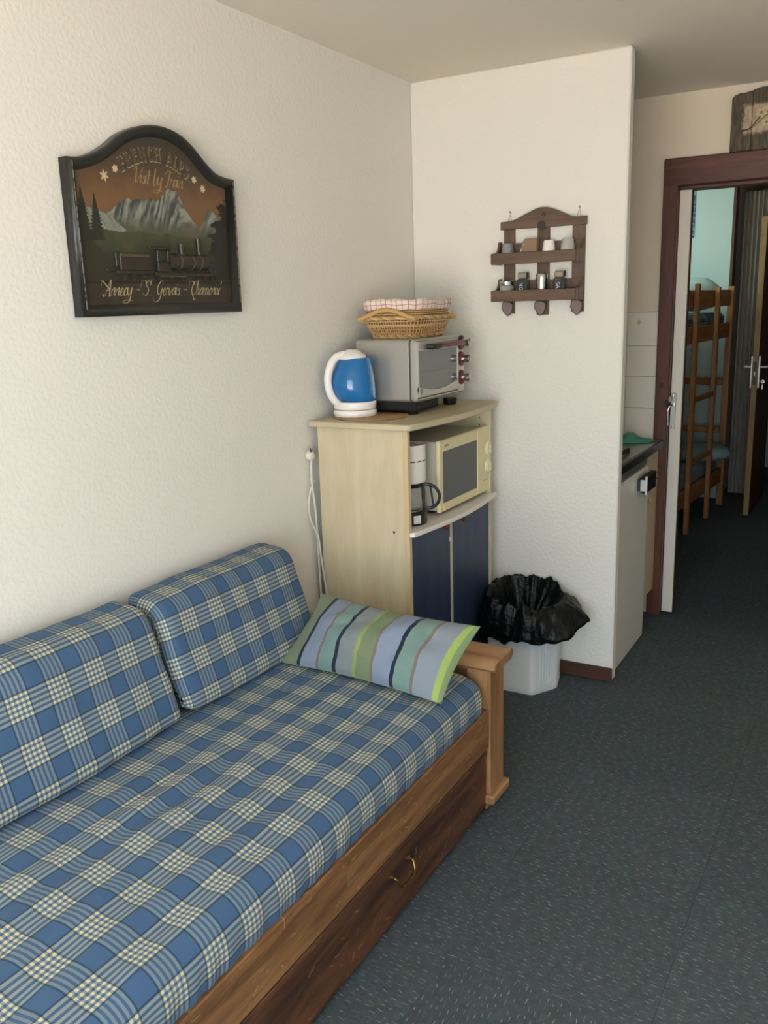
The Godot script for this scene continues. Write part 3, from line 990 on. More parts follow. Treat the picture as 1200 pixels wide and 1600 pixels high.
func coffee_maker() -> void:
	var c := V(0.333, 0.81, 0.708)
	var t := thing("coffee_maker", "white and black filter coffee maker beside the microwave", "coffee maker", c)
	var white := plain(rgb(232, 226, 218), 0.35)
	var b := Sh.new()
	b.lathe([Vector2(0, 0.001), Vector2(0.066, 0.001), Vector2(0.068, 0.006), Vector2(0.067, 0.045), Vector2(0.062, 0.05), Vector2(0, 0.05)], 36, c)
	var base := part("base", b, M.black, t)
	part("warming_plate", rod(c + V(0, 0.05, 0), c + V(0, 0.054, 0), 0.052, 32), M.steel, base)
	var lab := Sh.new()
	lab.xf = along(c + V(0.0555, 0.024, 0.0385) , Vector3(0.82, 0, 0.57))
	lab.box(Vector3.ZERO, V(0.03, 0.003, 0.03), 0.001)
	part("switch_plate", lab, plain(rgb(214, 210, 202), 0.4), base)
	# the tower behind and the round filter housing on top
	part("tower", one(c + V(-0.12, 0.0, -0.045), c + V(-0.055, 0.285, 0.045), 0.01), white, t)
	var h := Sh.new()
	h.lathe([Vector2(0.0, 0.150), Vector2(0.045, 0.150), Vector2(0.064, 0.158), Vector2(0.066, 0.164), Vector2(0.066, 0.292), Vector2(0.064, 0.296), Vector2(0.059, 0.296), Vector2(0.058, 0.284), Vector2(0.0, 0.282)], 40, c)
	var hs := part("filter_housing", h, white, t)
	var lid := Sh.new()
	lid.lathe([Vector2(0, 0.283), Vector2(0.05, 0.283), Vector2(0.052, 0.29), Vector2(0.03, 0.298), Vector2(0, 0.30)], 30, c + V(-0.006, 0, 0.004))
	part("lid", lid, plain(rgb(196, 184, 168), 0.4), hs)
	for k in 16:
		var a := TAU * k / 16.0
		var s := Sh.new()
		s.xf = Transform3D(Basis(Vector3.UP, -a), c)
		s.box(V(0.0655, 0.238, 0), V(0.0025, 0.004, 0.019), 0.0005)
		part("cooling_slot", s, M.black, hs)
	var lg := Sh.new()
	lg.xf = along(c + V(0.0595, 0.178, -0.0295), Vector3(0.895, 0, -0.445))
	lg.box(V(0, 0, 0), V(0.006, 0.001, 0.016), 0.0004)
	part("maker_badge", lg, plain(rgb(60, 54, 48), 0.5), hs)
	# glass jug
	var j := Sh.new()
	j.lathe([Vector2(0, 0.056), Vector2(0.045, 0.056), Vector2(0.052, 0.062), Vector2(0.054, 0.075), Vector2(0.050, 0.12), Vector2(0.046, 0.138), Vector2(0.0445, 0.138), Vector2(0.0485, 0.12), Vector2(0.0525, 0.075), Vector2(0.050, 0.064), Vector2(0.044, 0.058), Vector2(0, 0.058)], 36, c)
	var glass := plain(Color(0.85, 0.87, 0.86, 0.16), 0.04)
	glass.transparency = BaseMaterial3D.TRANSPARENCY_ALPHA
	var jug := part("glass_jug", j, glass, t)
	var cl := Sh.new()
	cl.lathe([Vector2(0.0, 0.138), Vector2(0.050, 0.138), Vector2(0.051, 0.142), Vector2(0.046, 0.149), Vector2(0.0, 0.149)], 30, c)
	part("jug_lid", cl, M.black, jug)
	var dir := Vector3(0.94, 0, -0.34)
	var hn := Sh.new()
	var pts := [c + dir * 0.045 + V(0, 0.143, 0), c + dir * 0.07 + V(0, 0.147, 0), c + dir * 0.10 + V(0, 0.135, 0), c + dir * 0.116 + V(0, 0.105, 0), c + dir * 0.108 + V(0, 0.075, 0), c + dir * 0.085 + V(0, 0.058, 0), c + dir * 0.062 + V(0, 0.06, 0), c + dir * 0.056 + V(0, 0.08, 0), c + dir * 0.056 + V(0, 0.12, 0), c + dir * 0.052 + V(0, 0.14, 0)]
	hn.tube(curve(pts, 6), 0.0058, 10)
	var hh := part("jug_handle", hn, M.black, jug)
	part("handle_strut", rod(c + dir * 0.082 + V(0, 0.14, 0), c + dir * 0.093 + V(0, 0.062, 0), 0.004, 8), M.black, hh)

func appliances() -> void:
	# round wooden mat under the kettle
	var s := Sh.new()
	s.lathe([Vector2(0, 1.198), Vector2(0.138, 1.198), Vector2(0.140, 1.2), Vector2(0.140, 1.203), Vector2(0.138, 1.2045), Vector2(0, 1.2045)], 56, V(0.172, 0, 0.688))
	for i in s.t.size(): s.t[i] = Vector2(s.p[i].x, s.p[i].z)
	single("round_mat", s, M.mat_wood, "thin round wooden mat under the blue kettle", "mat", V(0.172, 1.198, 0.688))
	kettle()
	toaster_oven()
	basket()

func kettle() -> void:
	var c := V(0.118, 1.2045, 0.712)
	var white := plain(rgb(236, 230, 226), 0.28)
	var t := thing("electric_kettle", "white electric kettle with a translucent blue body on a round mat", "kettle", c)
	var d := Vector3(-0.62, 0, 0.785)      # towards the handle
	var b := Sh.new()
	b.lathe([Vector2(0, 0), Vector2(0.078, 0), Vector2(0.081, 0.004), Vector2(0.081, 0.018), Vector2(0.077, 0.024), Vector2(0, 0.024)], 44, c)
	part("power_base", b, white, t)
	var l := Sh.new()
	l.lathe([Vector2(0, 0.026), Vector2(0.076, 0.026), Vector2(0.079, 0.03), Vector2(0.080, 0.05), Vector2(0.0775, 0.054), Vector2(0, 0.054)], 44, c)
	part("lower_shell", l, white, t)
	# blue tank: leans out to the front near its foot, narrows to the spout
	var blue := plain(Color(0.09, 0.47, 0.75, 0.66), 0.14)
	blue.transparency = BaseMaterial3D.TRANSPARENCY_ALPHA
	# [height, reach towards the handle, reach towards the spout, half width]
	var shape := [[0.0545, 0.050, 0.0775, 0.068], [0.064, 0.066, 0.078, 0.074], [0.08, 0.079, 0.0785, 0.077], [0.10, 0.086, 0.078, 0.0785], [0.12, 0.0885, 0.0765, 0.0785], [0.14, 0.087, 0.0745, 0.077], [0.16, 0.080, 0.0715, 0.073], [0.18, 0.070, 0.067, 0.068], [0.20, 0.058, 0.061, 0.061], [0.213, 0.050, 0.057, 0.055]]
	var body := func(k: float, top: float) -> Sh:
		var q := Sh.new()
		var rings := []
		var uvs := []
		for e in shape:
			if e[0] > top: break
			var r := PackedVector3Array()
			var u := PackedVector2Array()
			for i in 48:
				var a := TAU * i / 48.0
				var mid: float = (e[1] - e[2]) * 0.5
				r.append(c + d * (mid + cos(a) * (e[1] + e[2]) * 0.5 * k) + d.cross(Vector3.UP) * sin(a) * e[3] * k + V(0, e[0] + (0.003 if k < 1.0 else 0.0), 0))
			for i in 49: u.append(Vector2(i * 0.01, e[0]))
			rings.append(r); uvs.append(u)
		q.loft(rings, uvs, true)
		return q
	var tk := part("blue_tank", body.call(1.0, 1.0), blue, t)
	var wm := plain(Color(0.12, 0.52, 0.82, 0.6), 0.1)
	wm.transparency = BaseMaterial3D.TRANSPARENCY_ALPHA
	part("water", body.call(0.96, 0.125), wm, tk)
	var sp := Sh.new()      # spout lip
	sp.xf = along(c + V(0, 0.192, 0) - d * 0.050, (Vector3.UP - d * 0.9))
	sp.lathe([Vector2(0, -0.02), Vector2(0.022, -0.02), Vector2(0.024, 0.018), Vector2(0.0, 0.018)], 20)
	part("spout", sp, blue, tk)
	# lid and the handle that sweeps from it round the back down to the shell
	var ld := Sh.new()
	ld.lathe([Vector2(0, 0.208), Vector2(0.050, 0.208), Vector2(0.053, 0.214), Vector2(0.050, 0.222), Vector2(0.036, 0.231), Vector2(0.028, 0.238), Vector2(0.016, 0.243), Vector2(0, 0.244)], 40, c + d * 0.006)
	part("lid", ld, white, t)
	var h := Sh.new()
	var pts := [c + d * 0.015 + V(0, 0.225, 0), c + d * 0.045 + V(0, 0.224, 0), c + d * 0.070 + V(0, 0.214, 0), c + d * 0.088 + V(0, 0.192, 0), c + d * 0.099 + V(0, 0.162, 0), c + d * 0.103 + V(0, 0.132, 0), c + d * 0.0995 + V(0, 0.102, 0), c + d * 0.089 + V(0, 0.074, 0), c + d * 0.074 + V(0, 0.054, 0), c + d * 0.055 + V(0, 0.040, 0)]
	var cp := curve(pts, 5)
	var rad := []
	for i in cp.size():
		rad.append(lerpf(0.0145, 0.0150, float(i) / cp.size()))
	h.tube(cp, rad, 16)
	part("handle", h, white, t)

func toaster_oven() -> void:
	var t := thing("toaster_oven", "silver mini oven with burgundy knobs on top of the cabinet", "toaster oven", V(0.2, 1.198, 0.41))
	var silver := plain(rgb(186, 184, 178), 0.36, 0.75)
	var y0 := 1.246
	var y1 := 1.477
	var prof := PackedVector2Array()
	# housing: rounded box outline in (z, y) pushed along x
	for q in rounded([Vector2(0.195, y0), Vector2(0.622, y0), Vector2(0.622, y1), Vector2(0.195, y1)], [0.014, 0.014, 0.016, 0.03], 0.2):
		prof.append(q)
	var bz := Basis(Vector3(0, 0, 1), Vector3(0, 1, 0), Vector3(1, 0, 0))
	var s := Sh.new()
	s.xf = Transform3D(bz, Vector3.ZERO)
	s.prism(prof, 0.075, 0.30, 0.002)
	part("housing", s, silver, t)
	var f := Sh.new()
	f.xf = Transform3D(bz, Vector3.ZERO)
	f.prism(prof, 0.3015, 0.33, 0.008)
	var fr := part("front_frame", f, silver, t)
	# door with its curved lower panel
	var door := part("door", pieces([[V(0.325, 1.432, 0.265), V(0.336, 1.468, 0.612)]], 0.002), silver, t)
	part("door_gap", one(V(0.3285, 1.4675, 0.262), V(0.3315, 1.4695, 0.614), 0.0), M.black, t)
	part("door_gap", one(V(0.3285, 1.2585, 0.262), V(0.3315, 1.2625, 0.614), 0.0), M.black, t)
	var low := PackedVector2Array([Vector2(0.612, 1.2635), Vector2(0.612, 1.301)])
	for k in 11:
		var q := k / 10.0
		low.append(Vector2(lerpf(0.604, 0.268, q), 1.301 - 0.021 * sin(PI * clampf(q * 1.0, 0, 1)) + 0.006 * q))
	low.append(Vector2(0.265, 1.30)); low.append(Vector2(0.265, 1.2635))
	var lp := Sh.new()
	lp.xf = Transform3D(bz, Vector3.ZERO)
	lp.prism(low, 0.325, 0.336, 0.0015)
	part("door_bottom_panel", lp, silver, door)
	part("door_stile", one(V(0.325, 1.28, 0.604), V(0.335, 1.432, 0.612), 0.001), silver, door)
	part("door_stile", one(V(0.325, 1.28, 0.262), V(0.335, 1.432, 0.270), 0.001), silver, door)
	var g := plain(rgb(96, 100, 98), 0.08, 0.0, 0.8)
	part("door_glass", one(V(0.325, 1.272, 0.266), V(0.3315, 1.434, 0.608), 0.0005), g, door)
	part("glass_wire", rod(V(0.3325, 1.352, 0.30), V(0.3325, 1.358, 0.585), 0.0009, 6), M.steel, door)
	letters("X", 0.019, plain(rgb(60, 56, 48), 0.5), door, Transform3D(FACE_X, V(0.3362, 1.286, 0.590)), "emblem", 0.0004, 0.8, "Droid Sans", 700)
	part("emblem_line", one(V(0.3358, 1.2745, 0.586), V(0.3364, 1.2765, 0.598), 0.0), plain(rgb(60, 56, 48), 0.5), door)
	# burgundy door handle on two dark brackets
	var red := plain(rgb(104, 36, 44), 0.35)
	var h := Sh.new()
	h.tube(curve([V(0.337, 1.446, 0.535), V(0.356, 1.447, 0.532), V(0.364, 1.448, 0.51), V(0.368, 1.449, 0.44), V(0.368, 1.449, 0.37), V(0.364, 1.449, 0.29), V(0.356, 1.449, 0.268), V(0.337, 1.449, 0.266)], 6), 0.0095, 12, 1.0)
	var hb := part("door_handle", h, red, door)
	var e := Sh.new()
	e.tube(curve([V(0.336, 1.446, 0.536), V(0.356, 1.4468, 0.534), V(0.3645, 1.4475, 0.512), V(0.366, 1.448, 0.492)], 6), 0.0103, 12)
	part("handle_end", e, M.black, hb)
	# three knobs
	for y in [1.447, 1.383, 1.309]:
		var bz2 := Sh.new()
		bz2.xf = along(V(0.33, y, 0.232), Vector3.RIGHT)
		bz2.lathe([Vector2(0, 0), Vector2(0.029, 0), Vector2(0.029, 0.005), Vector2(0.024, 0.009), Vector2(0, 0.009)], 32)
		var kr := part("knob_bezel", bz2, red, t)
		var kn := Sh.new()
		kn.xf = along(V(0.339, y, 0.232), Vector3.RIGHT)
		kn.lathe([Vector2(0, 0), Vector2(0.0145, 0), Vector2(0.013, 0.012), Vector2(0.016, 0.016), Vector2(0.016, 0.03), Vector2(0.012, 0.034), Vector2(0, 0.035)], 28)
		part("knob", kn, M.chrome, kr)
	# black plinth and feet
	part("plinth", one(V(0.085, 1.210, 0.40), V(0.312, 1.25, 0.606), 0.006), M.black_matt, t)
	for z in [0.245, 0.575]:
		for x in [0.10, 0.285]:
			var ft := Sh.new()
			ft.lathe([Vector2(0, 1.198), Vector2(0.024, 1.198), Vector2(0.028, 1.206), Vector2(0.029, 1.226), Vector2(0, 1.226)], 18, V(x, 0, z))
			part("foot", ft, M.black, t)

func basket() -> void:
	var straw := [plain(rgb(200, 162, 110), 0.6), plain(rgb(180, 142, 92), 0.6), plain(rgb(212, 178, 128), 0.6)]
	var c := V(0.185, 1.4775, 0.405)
	var t := thing("wicker_basket", "tapered wicker basket with bent wood handles on the mini oven", "basket", c)
	var ring := func(k: float, y: float, grow: float) -> Vector3:      # rounded rectangle, k in 0..1 round it
		var hx := 0.098 + grow * 0.034
		var hz := 0.132 + grow * 0.034
		var a := TAU * k
		var q := 4.5
		var m := pow(pow(absf(cos(a)), q) + pow(absf(sin(a)), q), -1.0 / q)
		return c + V(cos(a) * m * hx, y, sin(a) * m * hz)
	var hgt := 0.076
	var n := 76
	var core := Sh.new()
	var rr := []
	var uu := []
	for y in [0.004, hgt]:
		var r := PackedVector3Array()
		var u := PackedVector2Array()
		for k in 60: r.append(ring.call(k / 60.0, y, y / hgt) * 1.0)
		for k in 61: u.append(Vector2(k * 0.02, y))
		rr.append(r); uu.append(u)
	# inner floor
	var r2 := PackedVector3Array()
	for k in 60: r2.append((ring.call(k / 60.0, 0.01, 0.0) - c - V(0, 0.01, 0)) * 0.95 + c + V(0, 0.012, 0))
	var r3 := PackedVector3Array()
	for k in 60: r3.append((ring.call(k / 60.0, hgt, 1.0) - c - V(0, hgt, 0)) * 0.965 + c + V(0, hgt, 0))
	core.loft([rr[0], rr[1], r3, r2], [uu[0], uu[1], uu[1], uu[0]], true)
	part("woven_core", core, plain(rgb(120, 84, 46), 0.75), t)
	# upright stakes, woven over by bands
	var stakes := Sh.new()
	for k in n:
		var kk := float(k) / n
		var pts := []
		for j in 7:
			var f := j / 6.0
			var q: Vector3 = ring.call(kk, 0.004 + f * (hgt - 0.004), f)
			var o := (q - c) * V(1, 0, 1)
			pts.append(q + o.normalized() * (0.0016 + 0.0022 * (1.0 if (k + j) % 2 == 0 else -0.3)))
		stakes.tube(pts, 0.0019, 5)
	var sk := part("wicker_stakes", stakes, straw[0], t)
	sk.set_meta("kind", "stuff")
	for lv in [[0.020, 0.0017], [0.033, 0.0019], [0.045, 0.0022], [0.05, 0.0022], [0.063, 0.0017]]:
		var s := Sh.new()
		var pts := []
		for k in n * 2:
			var q: Vector3 = ring.call(k / (n * 2.0), lv[0], lv[0] / hgt)
			var o := ((q - c) * V(1, 0, 1)).normalized()
			pts.append(q + o * (0.0026 * (1.0 if k % 2 == 0 else -0.4) + 0.002))
		s.tube(pts, lv[1], 5, 1.0, true)
		part("wicker_weaver", s, straw[1 if lv[0] < 0.04 else 2], t)
	# plaited foot border and rim
	for j in 3:
		for e in [[0.008, 0.004, 0.0038, 0.0], [hgt, 0.0035, 0.004, 1.0]]:
			var s := Sh.new()
			var pts := []
			for k in 180:
				var kk := k / 180.0
				var ph := kk * TAU * 17.0 + TAU * j / 3.0
				var q: Vector3 = ring.call(kk, e[0], e[3])
				var o := ((q - c) * V(1, 0, 1)).normalized()
				pts.append(q + o * (0.003 + e[1] * cos(ph)) + V(0, e[1] * sin(ph) * (1.4 if e[3] == 0.0 else 1.0), 0))
			s.tube(pts, e[2], 6, 1.0, true)
			part("border_plait", s, straw[j], t)
	# bent wood handles on the two long sides and the ends
	for e in [[V(0, 0, 1), V(1, 0, 0), 0.166, 0.105], [V(0, 0, -1), V(1, 0, 0), 0.166, 0.105]]:
		var s := Sh.new()
		var pts := []
		for k in 15:
			var f := k / 14.0 * 2.0 - 1.0
			var arch := pow(cos(f * PI / 2), 1.5)
			pts.append(c + e[0] * (e[2] + 0.006) + e[1] * f * (e[3] + 0.02) + V(0, hgt - 0.004 + 0.034 * arch, 0))
		s.tube(pts, 0.0085, 10)
		var hd := part("bent_handle", s, plain(rgb(198, 154, 100), 0.45), t)
		for k in [-1, 1]:
			var w := Sh.new()
			var pp := []
			for q in 26:
				var a := q * 1.25
				pp.append(c + e[0] * (e[2] + 0.004 + 0.012 * cos(a)) + e[1] * k * (e[3] - 0.012 + 0.0011 * q) + V(0, hgt - 0.002 + 0.012 * sin(a), 0))
			w.tube(pp, 0.0018, 5)
			part("handle_binding", w, straw[2], hd)
	# an inner basket stands in it, lined by the cloth
	var t2 := thing("inner_basket", "second straw basket nested in the wicker basket under the cloth", "basket", c + V(0, 0.02, 0))
	for j in 7:
		var s := Sh.new()
		var pts := []
		for k in 150:
			var kk := k / 150.0
			var y := 0.064 + 0.0086 * j
			var q: Vector3 = ring.call(kk, y, 0.62 + 0.045 * j)
			var o := ((q - c) * V(1, 0, 1)).normalized()
			pts.append(q + o * (0.0014 * sin(kk * TAU * 38.0 + j * PI) - 0.004))
		s.tube(pts, 0.0042, 6, 1.0, true)
		part("straw_coil", s, straw[j % 3], t2)
	# red checked cloth folded over its rim
	var tex := func(x: int, y: int) -> Color:
		var w := rgb(226, 212, 200)
		var r := rgb(170, 66, 62)
		var k := 0.0
		if x % 64 < 8: k += 0.62
		if y % 64 < 8: k += 0.62
		return w.lerp(r, minf(k, 0.95))
	var cm := plain(Color.WHITE, 0.9, 0.0, 0.2)
	cm.albedo_texture = painted(256, 256, tex)
	cm.uv1_scale = Vector3(1.0 / 0.095, 1.0 / 0.095, 1)
	var nz := noise(31, 1.0, 2)
	var rings := []
	var uvs := []
	var lv := [[0.106, 0.90, 0.000], [0.114, 0.96, 0.004], [0.126, 1.0, 0.006], [0.136, 1.02, 0.005], [0.142, 1.02, 0.002], [0.145, 0.99, -0.004], [0.142, 0.93, -0.012], [0.130, 0.86, -0.02], [0.122, 0.5, -0.05], [0.120, -1.6, -0.06]]
	for i in lv.size():
		var r := PackedVector3Array()
		var u := PackedVector2Array()
		for k in 120:
			var kk := k / 120.0
			var q: Vector3 = ring.call(kk, lv[i][0], lv[i][1])
			var o := ((q - c) * V(1, 0, 1)).normalized()
			var f := nz.get_noise_2d(cos(TAU * kk) * 3.0 + i * 0.2, sin(TAU * kk) * 3.0)
			r.append(q + o * (lv[i][2] * 0.5 + 0.004 * f) + V(0, 0.0035 * f + 0.0015 * sin(kk * 31.0), 0))
		for k in 121:
			u.append(Vector2(k / 120.0 * 0.95, i * 0.014))
		rings.append(r); uvs.append(u)
	var cs := Sh.new()
	cs.loft(rings, uvs, true)
	single("checked_cloth", cs, cm, "white cloth with red checks lining the straw basket", "cloth", c + V(0, 0.08, 0))


# ---------------------------------------------------------------- painted sign on the left wall
const SIGN := [[0.0, 0.39], [0.065, 0.394], [0.147, 0.411], [0.224, 0.437], [0.304, 0.471], [0.405, 0.497], [0.49, 0.507], [0.57, 0.507], [0.652, 0.496], [0.725, 0.472], [0.80, 0.436], [0.866, 0.410], [0.938, 0.40], [1.0, 0.398]]

func sz(s: float) -> float:
	return 1.886 - 0.646 * s

func glyph(ch: String) -> Array:      # [width, strokes...] of a sloping pen script
	match ch:
		"A": return [0.62, [[-.1, .1], [.1, 0], [.45, 1], [.5, 0], [.62, .06]], [[-.35, .65], [-.3, .95], [0, .75], [.45, .4], [.12, .32]]]
		"S": return [0.5, [[.5, .82], [.3, 1], [.08, .75], [.38, .4], [.2, 0], [-.15, .15]], [[-.4, .55], [-.35, .9], [-.05, 1], [.1, .8]]]
		"G": return [0.6, [[.55, .8], [.35, 1], [.05, .55], [.2, .05], [.5, .35], [.5, .45], [.38, -.25], [0, -.45], [-.3, -.2]]]
		"C": return [0.55, [[.55, .8], [.35, 1], [.05, .5], [.2, 0], [.5, .2]], [[-.3, .6], [-.25, .95], [.1, .95], [.3, .7]], [[.2, 0], [.45, -.35], [.6, -.25]]]
		"V": return [0.5, [[-.2, .75], [.02, .98], [.15, 0], [.6, 1]]]
		"T": return [0.45, [[-.1, .8], [.1, 1], [.55, .92]], [[.32, .95], [.18, 0], [0, .05]]]
		"n": return [0.4, [[0, 0], [.05, .5]], [[.03, .25], [.22, .5], [.28, .4], [.27, .05], [.4, .1]]]
		"m": return [0.62, [[0, 0], [.05, .5]], [[.03, .25], [.2, .5], [.26, .38], [.25, 0]], [[.26, .25], [.42, .5], [.5, .4], [.48, .04], [.62, .1]]]
		"e": return [0.33, [[.03, .2], [.26, .34], [.2, .5], [.04, .28], [.14, 0], [.34, .12]]]
		"c": return [0.33, [[.3, .42], [.18, .5], [.03, .22], [.14, 0], [.33, .12]]]
		"y": return [0.4, [[0, .5], [.04, .14], [.2, .04], [.36, .5], [.3, -.3], [0, -.5], [-.3, -.4], [.1, -.3], [.55, -.35]]]
		"r": return [0.28, [[0, 0], [.06, .5], [.14, .42], [.28, .5]]]
		"v": return [0.32, [[0, .5], [.1, 0], [.3, .5]]]
		"a": return [0.42, [[.34, .44], [.18, .5], [.03, .22], [.12, .02], [.3, .3], [.35, .5], [.33, .08], [.44, .08]]]
		"i": return [0.18, [[.02, .5], [.02, .08], [.14, .06]], [[.05, .72], [.07, .76]]]
		"s": return [0.26, [[.24, .46], [.08, .42], [.22, .2], [.1, 0], [-.04, .08]]]
		"h": return [0.4, [[0, 0], [.04, 1], [.12, .9], [.02, .4]], [[.03, .25], [.22, .5], [.28, .36], [.26, .05], [.4, .1]]]
		"o": return [0.36, [[.2, .5], [.03, .24], [.14, 0], [.3, .24], [.2, .5], [.36, .42]]]
		"x": return [0.34, [[.02, .46], [.14, .3], [.2, 0], [.32, .08]], [[.32, .5], [.02, 0]]]
		"t": return [0.24, [[.08, .85], [.05, .08], [.18, .06]], [[-.06, .55], [.24, .58]]]
		"b": return [0.34, [[.02, 1], [.02, .06], [.2, .02], [.28, .3], [.06, .36]]]
		"-": return [0.5, [[.05, .36], [.2, .42], [.34, .36]]]
		"'": return [0.15, [[.05, 1], [.0, .7]]]
		".": return [0.22, [[.05, .02], [.07, .05]]]
	return [0.34]

func write_script(im: Image, text: String, x: float, y: float, size: float, c: Color, w: float, k: float) -> void:
	var pen := x
	for ch in text:
		var g := glyph(ch)
		for i in range(1, g.size()):
			var pts := []
			for q in g[i]:
				pts.append(Vector2(pen + (q[0] + q[1] * 0.32) * size, y - q[1] * size))
			var cv := curve(pts, 14)
			for j in cv.size() - 1:
				var a: Vector2 = cv[j]
				var b: Vector2 = cv[j + 1]
				var dv := (b - a).normalized()
				var th := w * (0.55 + 0.75 * maxf(0.0, dv.y))
				var m := int((b - a).length() * 1.5) + 1
				for e in m:
					var q := a.lerp(b, float(e) / m)
					for dx in range(-3, 4):
						for dy in range(-3, 4):
							var d := Vector2(dx, dy).length()
							var al := clampf(th - d + 0.5, 0.0, 1.0) * k
							if al > 0.0:
								var px := clampi(int(q.x) + dx, 0, im.get_width() - 1)
								var py := clampi(int(q.y) + dy, 0, im.get_height() - 1)
								im.set_pixel(px, py, im.get_pixel(px, py).lerp(c, al))
		pen += g[0] * size

func ridge(pts: Array, s: float) -> float:
	for i in pts.size() - 1:
		if s >= pts[i][0] and s <= pts[i + 1][0]:
			return lerpf(pts[i][1], pts[i + 1][1], (s - pts[i][0]) / (pts[i + 1][0] - pts[i][0]))
	return -1.0

